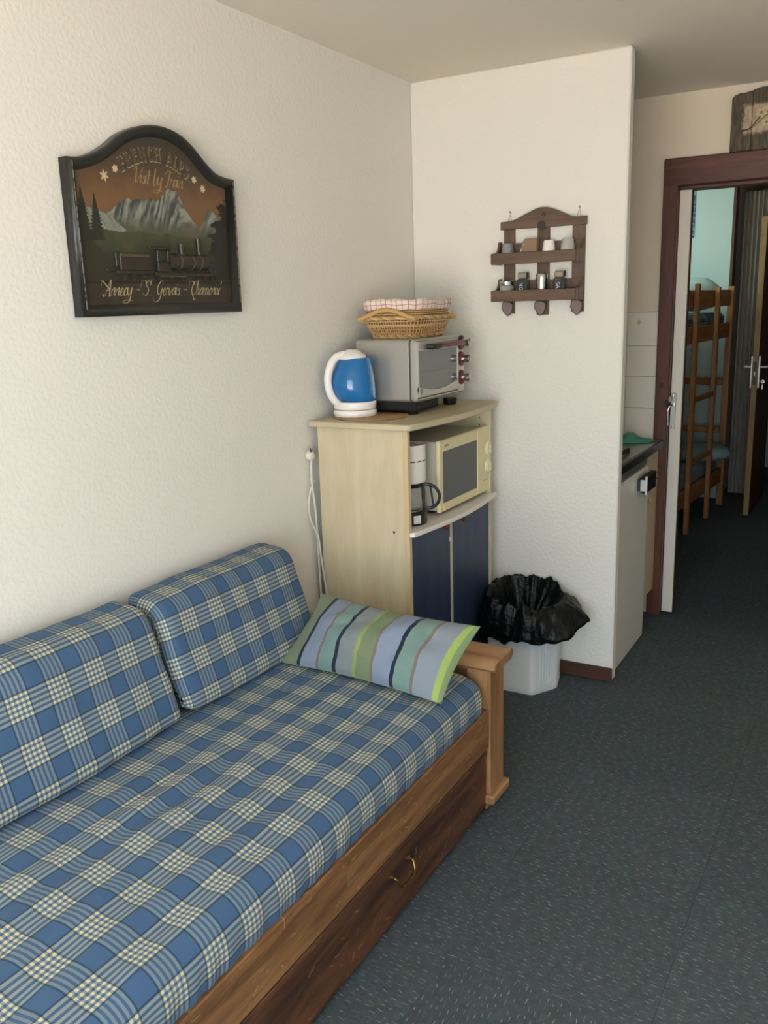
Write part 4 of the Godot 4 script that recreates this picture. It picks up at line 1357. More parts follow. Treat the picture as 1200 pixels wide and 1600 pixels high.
func painting_sign() -> void:
	var t := thing("painted_sign", "dark arched wooden sign painted with mountains and a steam train", "wall sign", V(0, 1.595, 1.563))
	# outline in (s, y)
	var spl := []
	for q in SIGN: spl.append(Vector2(q[0] * 0.646, q[1]))
	var top := curve(spl, 4)
	var outer := PackedVector2Array([Vector2(0.646, 0), Vector2(0, 0)])
	for q in top: outer.append(q)
	var inset := func(d: float) -> PackedVector2Array:
		var r := PackedVector2Array()
		var n := outer.size()
		for i in n:
			var d0 := (outer[i] - outer[(i + n - 1) % n]).normalized()
			var d1 := (outer[(i + 1) % n] - outer[i]).normalized()
			var m := Vector2(d0.y, -d0.x) + Vector2(d1.y, -d1.x)
			m = m.normalized()
			r.append(outer[i] + m * d / maxf(0.5, m.dot(Vector2(d0.y, -d0.x))))
		return r
	var to := func(q: Vector2, x: float) -> Vector3: return Vector3(x, 1.595 + q.y, 1.886 - q.x)
	# moulded frame: rings from the outer back edge over the rounded lip to the panel
	var rings := []
	var uvs := []
	for e in [[0.0, 0.003], [0.0, 0.032], [0.003, 0.037], [0.009, 0.0395], [0.016, 0.0385], [0.020, 0.034], [0.023, 0.030], [0.027, 0.027], [0.030, 0.0205], [0.030, 0.003]]:
		var r := PackedVector3Array()
		var u := PackedVector2Array()
		var pl: PackedVector2Array = inset.call(e[0])
		for q in pl: r.append(to.call(q, e[1]))
		for i in pl.size() + 1: u.append(Vector2(i * 0.02, e[0] + e[1]))
		rings.append(r); uvs.append(u)
	rings.append(rings[0]); uvs.append(uvs[0])
	var fs := Sh.new()
	fs.loft(rings, uvs, false)
	for i in fs.g.size(): fs.g[i] = -1 if i % 2 < 0 else fs.g[i]
	var fw := wood(91, rgb(44, 43, 40), rgb(28, 28, 27), 0.6, 0.34, 0, Color(0, 0, 0, 0), 14.0, 256)
	var fr := part("frame", fs, fw, t)
	# the paint is worn through to pale wood along the two upright lips
	for e in [[0.0105, 0.02, 0.385], [0.6355, 0.03, 0.39]]:
		var wr := RandomNumberGenerator.new()
		wr.seed = int(e[0] * 1000.0)
		var sc := Sh.new()
		var y: float = e[1]
		while y < e[2]:
			var l := wr.randf_range(0.006, 0.03)
			sc.bx(to.call(Vector2(e[0] - wr.randf_range(0.0006, 0.0014), y), 0.0388), to.call(Vector2(e[0] + 0.0008, minf(y + l, e[2])), 0.0399), 0.0)
			y += l + wr.randf_range(0.001, 0.012)
		var scm := part("paint_scuffs", sc, plain(rgb(150, 142, 124), 0.6), fr)
		scm.set_meta("kind", "stuff")
	# painted panel
	var nz := noise(101, 1.0, 4)
	var n2 := noise(102, 1.0, 2)
	var mt := [[0.16, 0.262], [0.214, 0.270], [0.27, 0.296], [0.321, 0.311], [0.345, 0.303], [0.375, 0.313], [0.41, 0.305], [0.447, 0.320], [0.48, 0.306], [0.498, 0.313], [0.54, 0.334], [0.567, 0.348], [0.59, 0.341], [0.615, 0.344], [0.64, 0.322], [0.667, 0.295], [0.71, 0.268], [0.75, 0.244], [0.78, 0.262], [0.82, 0.306], [0.86, 0.295], [0.90, 0.275], [0.97, 0.285]]
	var lm := [[0.03, 0.285], [0.168, 0.268], [0.22, 0.258], [0.27, 0.236], [0.327, 0.212], [0.36, 0.2]]
	var W := 700
	var Hh := 560
	var f := func(x: int, y: int) -> Color:
		var s := float(x) / W
		var v := 0.52 * (1.0 - float(y) / Hh)
		var g := nz.get_noise_2d(s * 9.0, v * 14.0)
		var c := rgb(150, 108, 72).lerp(rgb(98, 78, 62), smoothstep(0.30, 0.42, v + 0.02 * g))
		c = c.lerp(rgb(80, 70, 58), smoothstep(0.41, 0.48, v))
		var r := ridge(mt, s) + 0.004 * nz.get_noise_1d(s * 60.0)
		if v < r:
			var sl := n2.get_noise_2d(s * 26.0 + (r - v) * 22.0, (r - v) * 9.0)
			var snow := clampf(0.55 + 1.1 * sl + 0.3 * nz.get_noise_2d(s * 50.0, v * 30.0), 0.0, 1.0)
			c = rgb(82, 88, 86).lerp(rgb(176, 178, 160), snow)
			c = c.lerp(rgb(100, 104, 82), smoothstep(0.275, 0.225, v + 0.015 * g))
		var r2 := ridge(lm, s) + 0.002 * nz.get_noise_1d(s * 50.0 + 50.0)
		if v < r2:
			c = rgb(136, 140, 126).lerp(rgb(178, 180, 162), clampf(0.5 + nz.get_noise_2d(s * 40.0 + v * 40.0, v * 12.0), 0, 1)).lerp(rgb(92, 98, 66), smoothstep(0.225, 0.20, v))
		if v < 0.222 + 0.006 * g:
			c = rgb(88, 92, 64).lerp(rgb(56, 57, 42), clampf((0.222 - v) * 9.0 + g * 0.5, 0.0, 1.0))
		if v < 0.20 - 0.55 * absf(s - 0.1) + 0.25 * maxf(0.0, 0.1 - s) + 0.01 * g and s < 0.34:
			c = rgb(66, 60, 44)
		# dark spruces left and right
		for e in [[0.135, 0.318, 0.195, 0.044], [0.068, 0.332, 0.19, 0.05], [0.03, 0.30, 0.18, 0.045]]:
			if v < e[1] and v > e[2]:
				var wd: float = e[3] * (e[1] - v) / (e[1] - e[2])
				if absf(s - e[0]) < wd * (0.75 + 0.5 * absf(fposmod(v * 130.0 + g, 1.0) - 0.2)):
					c = rgb(52, 56, 44)
		if s > 0.80:
			var e := 0.93 - 0.10 * smoothstep(0.335, 0.22, v) - 0.03 * sin(v * 150.0 + g * 4.0) + 0.02 * g
			if s > e and v < 0.335 + 0.01 * g and v > 0.10:
				c = rgb(38, 38, 32).lerp(rgb(60, 60, 46), clampf(0.4 + g, 0, 1))
			if s > 0.86 - (0.20 - v) * 0.2 and v < 0.24 and v > 0.10:
				c = rgb(48, 48, 38)
		# steam from the chimney
		var st := Vector2((s - 0.69) / 0.07, (v - 0.235 - (0.70 - s) * 0.2) / 0.022).length()
		c = c.lerp(rgb(124, 112, 106), 0.7 * smoothstep(1.1, 0.2, st + 0.5 * g))
		if v < 0.098:
			c = rgb(64, 54, 44).lerp(rgb(80, 68, 50), clampf(0.3 + 0.8 * g, 0, 1))
		if v < 0.092 and v > 0.086:
			c = rgb(44, 38, 32)
		return Color(c.r * 0.80, c.g * 0.81, c.b * 0.82)
	var im := painted(W, Hh, f).get_image()
	im.clear_mipmaps()
	var gold := rgb(178, 164, 122)
	write_script(im, "Annecy - S'. Gervais - Chamonix'", W * 0.135, Hh * (1.0 - 0.054 / 0.52), 43.5, gold, 1.3, 0.75)
	write_script(im, "Visit by Train", W * 0.365, Hh * (1.0 - 0.352 / 0.52), 46.0, rgb(152, 128, 88), 1.7, 0.6)
	for q in [[0.201, 0.359, 17.0], [0.263, 0.380, 12.0], [0.740, 0.382, 12.0], [0.795, 0.360, 13.0]]:
		for k in 6:
			var a := TAU * k / 6.0 + 0.3
			for r in 24:
				var e: float = q[2] * r / 24.0
				var wd := 3.2 * sin(PI * r / 24.0) + 0.5
				for d in range(-4, 5):
					if absf(d) <= wd:
						var px := int(q[0] * W + cos(a) * e - sin(a) * d)
						var py := int((1.0 - q[1] / 0.52) * Hh + sin(a) * e + cos(a) * d)
						im.set_pixel(px, py, im.get_pixel(px, py).lerp(rgb(206, 190, 150), 0.8))
	im.generate_mipmaps()
	var pm := plain(Color.WHITE, 0.45)
	pm.albedo_texture = ImageTexture.create_from_image(im)
	var ps := Sh.new()
	var pin: PackedVector2Array = inset.call(0.028)
	var idx := Geometry2D.triangulate_polygon(pin)
	for i in range(0, idx.size(), 3):
		var v := []
		var u := []
		for k in 3:
			var q := pin[idx[i + k]]
			v.append(to.call(q, 0.021)); u.append(Vector2(q.x / 0.646, 1.0 - q.y / 0.52))
		if (v[1] - v[0]).cross(v[2] - v[0]).x < 0.0:
			ps.tri(v[0], v[2], v[1], u[0], u[2], u[1])
		else:
			ps.tri(v[0], v[1], v[2], u[0], u[1], u[2])
	var panel := part("painted_panel", ps, pm, t)
	var bk := Sh.new()
	bk.xf = Transform3D(Basis(Vector3(0, 0, -1), Vector3(0, 1, 0), Vector3(1, 0, 0)), V(0, 1.595, 1.886))
	bk.prism(inset.call(0.026), 0.004, 0.0205, 0.0)
	part("back_board", bk, fw, t)
	# carved capitals on an arc
	var carve := plain(rgb(84, 72, 56), 0.4)
	var edge := plain(rgb(164, 148, 114), 0.4)
	var txt := "FRENCH ALPS"
	var pos := [0.300, 0.337, 0.378, 0.421, 0.467, 0.511, 0.0, 0.583, 0.622, 0.654, 0.690]
	for i in txt.length():
		if txt[i] == " ": continue
		var s: float = pos[i]
		var y := 0.433 - 0.92 * pow(s - 0.5, 2.0)
		var rot := -2.1 * (s - 0.5)
		var b := FACE_X.rotated(Vector3.RIGHT, 0.0) * Basis(Vector3(0, 0, 1), rot)
		for pass_ in 2:
			var o := letters(txt[i], 0.041, edge if pass_ == 0 else carve, panel, Transform3D(b, to.call(Vector2((s + (0.0035 if pass_ == 0 else 0.0)) * 0.646, y - (0.0022 if pass_ == 0 else 0.0)), 0.022 + 0.0004 * pass_)), "letter_edge" if pass_ == 0 else "letter", 0.0018 + 0.0012 * pass_, 0.62, "Droid Serif", 700)
	# steam train in low relief
	var iron := plain(rgb(62, 56, 49), 0.35, 0.3)
	var P := func(s: float, y: float, x: float = 0.021) -> Vector3: return Vector3(x, 1.595 + y, sz(s))
	var tr := part("train_frame", pieces([[P.call(0.21, 0.112), P.call(0.425, 0.120, 0.030)], [P.call(0.437, 0.108), P.call(0.80, 0.117, 0.031)], [P.call(0.16, 0.117), P.call(0.21, 0.124, 0.026)], [P.call(0.80, 0.112), P.call(0.845, 0.124, 0.027)]], 0.001), iron, panel)
	part("tender", pieces([[P.call(0.235, 0.120), P.call(0.41, 0.158, 0.029)], [P.call(0.215, 0.130), P.call(0.24, 0.168, 0.026)]], 0.002), iron, panel)
	part("tender_rim", one(P.call(0.238, 0.156), P.call(0.405, 0.164, 0.0305), 0.001), plain(rgb(92, 82, 62), 0.35, 0.3), panel)
	part("driver_cab", pieces([[P.call(0.452, 0.118), P.call(0.53, 0.145, 0.031)], [P.call(0.452, 0.145), P.call(0.468, 0.178, 0.030)], [P.call(0.515, 0.145), P.call(0.53, 0.178, 0.030)]], 0.0015), iron, panel)
	part("cab_roof", one(P.call(0.405, 0.178), P.call(0.54, 0.186, 0.033), 0.0015), iron, panel)
	var bo := Sh.new()
	bo.tube([P.call(0.53, 0.147, 0.022), P.call(0.775, 0.147, 0.022)], 0.0225, 18)
	part("boiler", bo, iron, panel)
	for q in [0.58, 0.66, 0.715]:
		var bb := Sh.new()
		bb.tube([P.call(q, 0.147, 0.022), P.call(q + 0.008, 0.147, 0.022)], 0.0235, 18)
		part("boiler_band", bb, plain(rgb(104, 92, 68), 0.35, 0.3), panel)
	for q in [[0.612, 0.166, 0.198, 0.009], [0.728, 0.165, 0.215, 0.007]]:
		var ch := Sh.new()
		ch.lathe([Vector2(0, q[1]), Vector2(q[3], q[1]), Vector2(q[3] * 0.9, lerpf(q[1], q[2], 0.7)), Vector2(q[3] * 1.25, lerpf(q[1], q[2], 0.85)), Vector2(q[3] * 1.2, q[2]), Vector2(0, q[2])], 14, V(0.026, 1.595, sz(q[0])))
		part("chimney" if q[0] > 0.7 else "steam_dome", ch, iron, panel)
	for q in [[0.255, 0.011], [0.31, 0.011], [0.375, 0.011], [0.47, 0.0135], [0.54, 0.0135], [0.61, 0.0135], [0.70, 0.011], [0.765, 0.011], [0.815, 0.009]]:
		var wh := Sh.new()
		wh.xf = along(P.call(q[0], 0.094 + q[1], 0.021), Vector3.RIGHT)
		var r: float = q[1]
		wh.lathe([Vector2(0, 0), Vector2(r, 0), Vector2(r, 0.006), Vector2(r * 0.82, 0.006), Vector2(r * 0.8, 0.004), Vector2(r * 0.25, 0.004), Vector2(r * 0.22, 0.0065), Vector2(0, 0.007)], 20)
		part("wheel", wh, iron, panel)
	part("coupling_rod", one(P.call(0.46, 0.105, 0.027), P.call(0.63, 0.109, 0.030), 0.001), plain(rgb(110, 98, 74), 0.35, 0.3), panel)

# ---------------------------------------------------------------- spice rack on the stub wall
func spice_rack() -> void:
	var w: Material = M.rack_wood
	var t := thing("spice_rack", "brown two-tier wooden spice rack with a curved crest hanging on nails", "wall shelf", V(0.59, 1.55, 0.0))
	for e in [[0.426, 0.473, 1.552], [0.569, 0.619, 1.545], [0.713, 0.764, 1.555]]:
		part("back_slat", one(V(e[0], e[2], 0.001), V(e[1], 1.90 if e[0] != 0.569 else 1.945, 0.013), 0.0015, 1), w, t)
	var crest := PackedVector2Array()
	crest.append(Vector2(0.416, 1.884)); crest.append(Vector2(0.773, 1.884))
	var ct := curve([Vector2(0.773, 1.915), Vector2(0.72, 1.917), Vector2(0.665, 1.94), Vector2(0.62, 1.957), Vector2(0.595, 1.960), Vector2(0.57, 1.957), Vector2(0.525, 1.94), Vector2(0.47, 1.918), Vector2(0.416, 1.914)], 5)
	for q in ct: crest.append(q)
	var cs := Sh.new()
	cs.prism(crest, 0.013, 0.026, 0.0015)
	part("crest_board", cs, w, t)
	for e in [[0.60, 1.932, 0.009], [0.592, 1.892, 0.018]]:
		var k := Sh.new()
		k.xf = along(V(e[0], e[1], 0.0262), Vector3.BACK)
		k.lathe([Vector2(0, 0.0005), Vector2(e[2] * 0.6, 0.0005), Vector2(e[2], 0.0002), Vector2(e[2], -0.002), Vector2(0, -0.002)], 18)
		part("wood_knot", k, plain(rgb(58, 42, 34), 0.5), t)
	for y in [1.747, 1.601]:
		part("shelf_board", one(V(0.418, y + 0.002, 0.013), V(0.750, y + 0.013, 0.072), 0.001, 0), w, t)
		part("front_board", one(V(0.395, y, 0.066), V(0.750, y + 0.044, 0.077), 0.002, 0), w, t)
		for x in [0.406, 0.7505]:
			var o := PackedVector2Array([Vector2(-0.013, 0), Vector2(-0.076, 0), Vector2(-0.076, 0.046)])
			for k in 9:
				var a := PI / 2 * k / 8.0
				o.append(Vector2(-0.066 + 0.040 * sin(a), 0.046 + 0.043 * (1.0 - cos(a))))
			o.append(Vector2(-0.013, 0.091))
			var s := Sh.new()
			s.xf = Transform3D(Basis(Vector3(0, 0, -1), Vector3(0, 1, 0), Vector3(1, 0, 0)), V(x, y, 0))
			s.prism(o, 0.0, 0.012, 0.0012)
			part("side_board", s, w, t)
		part("back_rail", one(V(0.418, y + 0.046, 0.0135), V(0.75, y + 0.082, 0.019), 0.001, 0), w, t)
	for x in [0.446, 0.587, 0.737]:
		var o := PackedVector2Array([Vector2(-0.022, 0.052), Vector2(-0.016, 0.06), Vector2(0.008, 0.06), Vector2(0.022, 0.05), Vector2(0.022, 0.026), Vector2(0.012, 0.008), Vector2(0.0, 0.0), Vector2(-0.012, 0.012), Vector2(-0.024, 0.03)])
		var s := Sh.new()
		s.xf = Transform3D(Basis(Vector3.UP, 0.25), V(x, 1.541, 0.013))
		s.prism(o, 0.0, 0.03, 0.003)
		part("hook_peg", s, plain(rgb(92, 66, 52), 0.45), t)
	for x in [0.452, 0.739]:
		var n := thing("nail", "small nail holding the %s end of the spice rack" % ("left" if x < 0.5 else "right"), "nail", V(x, 1.945, 0), "nails of the spice rack")
		part("shank", rod(V(x, 1.945, -0.004), V(x, 1.952, 0.012), 0.0018, 8), M.steel, n)
		part("head", rod(V(x, 1.952, 0.012), V(x, 1.9525, 0.0135), 0.004, 10), M.steel, n)
		var lp := Sh.new()
		lp.tube(curve([V(x - 0.007, 1.914, 0.014), V(x - 0.004, 1.932, 0.012), V(x, 1.941, 0.010), V(x + 0.004, 1.932, 0.012), V(x + 0.007, 1.914, 0.014)], 4), 0.0011, 6)
		part("hanging_loop", lp, M.steel, t)
	# upper shelf: cups upside down, a card box
	var up := 1.7605
	for e in [[0.455, 0.027, 0.068, rgb(140, 140, 142), "grey tumbler upside down at the left of the upper rack shelf", "tumbler"], [0.629, 0.028, 0.071, rgb(236, 232, 226), "white egg cup upside down in the middle of the upper rack shelf", "egg_cup"], [0.705, 0.030, 0.075, rgb(176, 172, 168), "pale grey egg cup at the right of the upper rack shelf", "egg_cup"]]:
		var s := Sh.new()
		var r: float = e[1]
		var h: float = e[2]
		s.lathe([Vector2(0, 0.003), Vector2(r - 0.003, 0.003), Vector2(r - 0.002, 0), Vector2(r, 0.001), Vector2(r * 0.92, h * 0.5), Vector2(r * 0.76, h * 0.94), Vector2(r * 0.70, h), Vector2(0, h)], 26, V(e[0], up, 0.043))
		single(e[5], s, plain(e[3], 0.4), e[4], "cup", V(e[0], up, 0.043), "cups on the spice rack")
	var bxs := thing("card_box", "tilted brown card box with a white edge on the upper rack shelf", "box", V(0.545, up, 0.043))
	var bs := Sh.new()
	bs.prism(PackedVector2Array([Vector2(0.520, up), Vector2(0.583, up), Vector2(0.584, up + 0.082), Vector2(0.533, up + 0.082), Vector2(0.519, up + 0.062)]), 0.022, 0.058, 0.0015)
	part("carton", bs, plain(rgb(142, 116, 92), 0.7), bxs)
	var ws := Sh.new()
	ws.prism(PackedVector2Array([Vector2(0.499, up + 0.004), Vector2(0.502, up), Vector2(0.530, up + 0.062), Vector2(0.528, up + 0.066)]), 0.03, 0.058, 0.0005)
	part("white_edge", ws, plain(rgb(224, 218, 208), 0.6), bxs)
	# lower shelf: tin, two square jars, a steel shaker
	var lo := 1.6145
	var tin := thing("glass_jar", "wide glass jar with a steel lid at the left of the lower rack shelf", "jar", V(0.452, lo, 0.043))
	var gj := Sh.new()
	gj.lathe([Vector2(0, 0), Vector2(0.027, 0), Vector2(0.029, 0.004), Vector2(0.029, 0.046), Vector2(0.026, 0.05), Vector2(0, 0.05)], 28, V(0.452, lo, 0.043))
	part("jar_body", gj, plain(rgb(150, 152, 140), 0.15), tin)
	var gl := Sh.new()
	gl.lathe([Vector2(0, 0.05), Vector2(0.028, 0.05), Vector2(0.029, 0.053), Vector2(0.029, 0.066), Vector2(0.026, 0.069), Vector2(0, 0.069)], 28, V(0.452, lo, 0.043))
	part("jar_lid", gl, M.chrome, tin)
	for e in [[0.523, "NG", 0.083], [0.676, "SA", 0.084]]:
		var x: float = e[0]
		var j := thing("spice_jar", "square glass spice jar with a black label reading %s" % e[1], "jar", V(x, lo, 0.045), "square spice jars")
		part("jar_body", one(V(x - 0.021, lo, 0.024), V(x + 0.021, lo + 0.075, 0.066), 0.006), plain(rgb(72, 74, 70), 0.08), j)
		var nk := Sh.new()
		nk.bx(V(x - 0.018, lo + 0.075, 0.027), V(x + 0.018, lo + 0.099, 0.063), 0.004)
		part("jar_lid", nk, plain(rgb(156, 142, 120), 0.35, 0.3), j)
		part("lid_flap", one(V(x + 0.018, lo + 0.078, 0.036), V(x + 0.022, lo + 0.099, 0.054), 0.001), M.black, j)
		var lb := part("label", one(V(x - 0.016, lo + 0.026, 0.066), V(x + 0.016, lo + 0.062, 0.0668), 0.0), plain(rgb(28, 30, 32), 0.5), j)
		letters(e[1], 0.017, plain(rgb(190, 196, 198), 0.5), lb, Transform3D(Basis(Vector3(0, 0, 1), -PI / 2), V(x - 0.001, lo + 0.044, 0.067)), "lettering", 0.0004)
	var sk := thing("steel_shaker", "steel shaker between the two square spice jars", "shaker", V(0.602, lo, 0.045))
	var s1 := Sh.new()
	s1.lathe([Vector2(0, 0), Vector2(0.0215, 0), Vector2(0.022, 0.002), Vector2(0.022, 0.064), Vector2(0, 0.064)], 28, V(0.602, lo, 0.045))
	part("shaker_body", s1, M.chrome, sk)
	var s2 := Sh.new()
	s2.lathe([Vector2(0, 0.0642), Vector2(0.0235, 0.0642), Vector2(0.024, 0.067), Vector2(0.024, 0.088), Vector2(0.0225, 0.091), Vector2(0, 0.091)], 28, V(0.602, lo, 0.045))
	part("shaker_lid", s2, M.chrome, sk)

# ---------------------------------------------------------------- bin
func bin() -> void:
	var t := thing("waste_bin", "white ribbed plastic bin between cabinet and baseboard", "bin", V(0.58, 0, 0.17))
	var plan := [Vector2(0.462, 0.287), Vector2(0.668, 0.285), Vector2(0.738, 0.165), Vector2(0.71, 0.045), Vector2(0.462, 0.04)]
	var ctr := Vector2(0.58, 0.165)
	var rd := rounded(plan, [0.02, 0.018, 0.018, 0.02, 0.02], 0.02)
	var rings := []
	var uvs := []
	for e in [[0.0, 0.965], [0.004, 0.975], [0.030, 0.985], [0.034, 0.972], [0.33, 1.015], [0.345, 1.03], [0.355, 1.03], [0.355, 0.99], [0.33, 0.985], [0.05, 0.94]]:
		var r := PackedVector3Array()
		var u := PackedVector2Array()
		for q in rd:
			var w: Vector2 = ctr + (q - ctr) * e[1]
			r.append(V(w.x, e[0], w.y))
		for k in rd.size() + 1: u.append(Vector2(k * 0.01, e[0]))
		rings.append(r); uvs.append(u)
	var s := Sh.new()
	s.loft(rings, uvs, true)
	for i in s.g.size(): s.g[i] = s.g[i]
	part("tub", s, plain(rgb(214, 218, 222), 0.4), t)
	var a := V(0.668, 0, 0.285)
	var d := V(0.07, 0, -0.12)
	var nrm := V(0.12, 0, 0.07).normalized()
	for k in 5:
		var f := 0.30 + 0.105 * k
		var rb := Sh.new()
		var p0 := (a + d * f - V(0.58, 0, 0.165)) * 0.975 + V(0.58, 0.038, 0.165)
		var p1 := (a + d * f - V(0.58, 0, 0.165)) * 1.018 + V(0.58, 0.35, 0.165)
		rb.tube([p0, p1], 0.0058, 8)
		part("rib", rb, plain(rgb(218, 221, 224), 0.4), t)
	# crumpled black bag folded over the rim
	var n1 := noise(77, 1.0, 2)
	n1.noise_type = FastNoiseLite.TYPE_SIMPLEX
	var nr := noise(78, 1.0, 2)
	nr.fractal_type = FastNoiseLite.FRACTAL_RIDGED
	var c := V(0.60, 0, 0.165)
	# every 22.5 degrees from +x towards +z: reach of the drape, its hem, and the folded lip
	var reach := [0.27, 0.245, 0.215, 0.185, 0.165, 0.175, 0.22, 0.23, 0.22, 0.20, 0.17, 0.15, 0.135, 0.14, 0.155, 0.22]
	var hem := [0.32, 0.285, 0.262, 0.252, 0.248, 0.24, 0.238, 0.26, 0.30, 0.31, 0.30, 0.31, 0.32, 0.33, 0.33, 0.335]
	var lip := [0.395, 0.392, 0.392, 0.392, 0.392, 0.396, 0.41, 0.43, 0.442, 0.446, 0.445, 0.442, 0.438, 0.432, 0.422, 0.408]
	var rim := [0.150, 0.150, 0.142, 0.130, 0.128, 0.145, 0.175, 0.155, 0.145, 0.15, 0.16, 0.14, 0.128, 0.13, 0.14, 0.15]
	var rg := []
	var ug := []
	var na := 160
	# [how far out: 0 mouth .. 1 rim .. 2 hem, how far down from lip to hem]
	var steps := [[0.45, 1.25], [0.60, 1.0], [0.75, 0.7], [0.88, 0.35], [0.95, 0.12], [1.0, 0.02], [1.04, 0.0], [1.10, 0.03], [1.25, 0.12], [1.45, 0.27], [1.65, 0.45], [1.82, 0.65], [1.95, 0.84], [2.0, 1.0], [1.93, 1.03], [1.7, 0.95]]
	var at16 := func(a: Array, k: int) -> float:
		var fk := 16.0 * k / na
		var i0 := int(fk) % 16
		var ft := fk - floorf(fk)
		ft = ft * ft * (3 - 2 * ft)
		return lerpf(a[i0], a[(i0 + 1) % 16], ft)
	for i in steps.size():
		var r := PackedVector3Array()
		var u := PackedVector2Array()
		for k in na:
			var an := TAU * k / na
			var o: float = steps[i][0]
			var lp: float = at16.call(lip, k)
			var hm: float = at16.call(hem, k)
			var rm: float = at16.call(rim, k)
			var rc: float = at16.call(reach, k)
			var rad := rm * o if o < 1.0 else lerpf(rm, rc, o - 1.0)
			var y := lerpf(lp, hm, steps[i][1])
			var px := cos(an) * 1.1
			var pz := sin(an) * 1.1
			var big := nr.get_noise_3d(px, i * 0.10, pz)
			var mid := n1.get_noise_3d(px * 2.2 + i * 0.13, i * 0.16, pz * 2.2)
			var sharp := 0.5 - absf(n1.get_noise_3d(px * 3.4 + 5.0, i * 0.09, pz * 3.4))
			rad += (big * 0.010 + mid * 0.012 + sharp * 0.009 - 0.003) * clampf(o - 0.3, 0.2, 1.0)
			y += n1.get_noise_3d(px * 1.6 + 7.0, i * 0.12, pz * 1.6) * 0.022 + (sharp - 0.3) * 0.010
			var q := c + V(cos(an) * rad, y, sin(an) * rad)
			q.z = maxf(q.z, 0.005)
			q.x = maxf(q.x, 0.430)
			r.append(q)
		for k in na + 1: u.append(Vector2(k * 0.01, i * 0.03))
		rg.append(r); ug.append(u)
	var bs := Sh.new()
	bs.loft(rg, ug, false, false)
	# the outside of the drape must face outwards
	var q0 := 0
	for i in range(0, bs.p.size(), 3):
		var m := (bs.p[i] + bs.p[i + 1] + bs.p[i + 2]) / 3.0 - c - V(0, 0.3, 0)
		q0 += 1 if (bs.p[i + 1] - bs.p[i]).cross(bs.p[i + 2] - bs.p[i]).dot(m) > 0 else -1
	if q0 < 0:
		for i in range(0, bs.p.size(), 3):
			var w := bs.p[i + 1]; bs.p[i + 1] = bs.p[i + 2]; bs.p[i + 2] = w
	var bm := plain(rgb(10, 11, 12), 0.34, 0.0, 0.35)
	bm.uv1_triplanar = true
	bm.uv1_scale = Vector3.ONE * 5.0
	bm.heightmap_enabled = true
	bm.heightmap_texture = bumps(55, 0.008, 4, 512)
	bm.heightmap_scale = 0.6
	single("bin_bag", bs, bm, "crumpled black bin bag folded over the rim of the white bin", "bag", V(0.60, 0.24, 0.165))

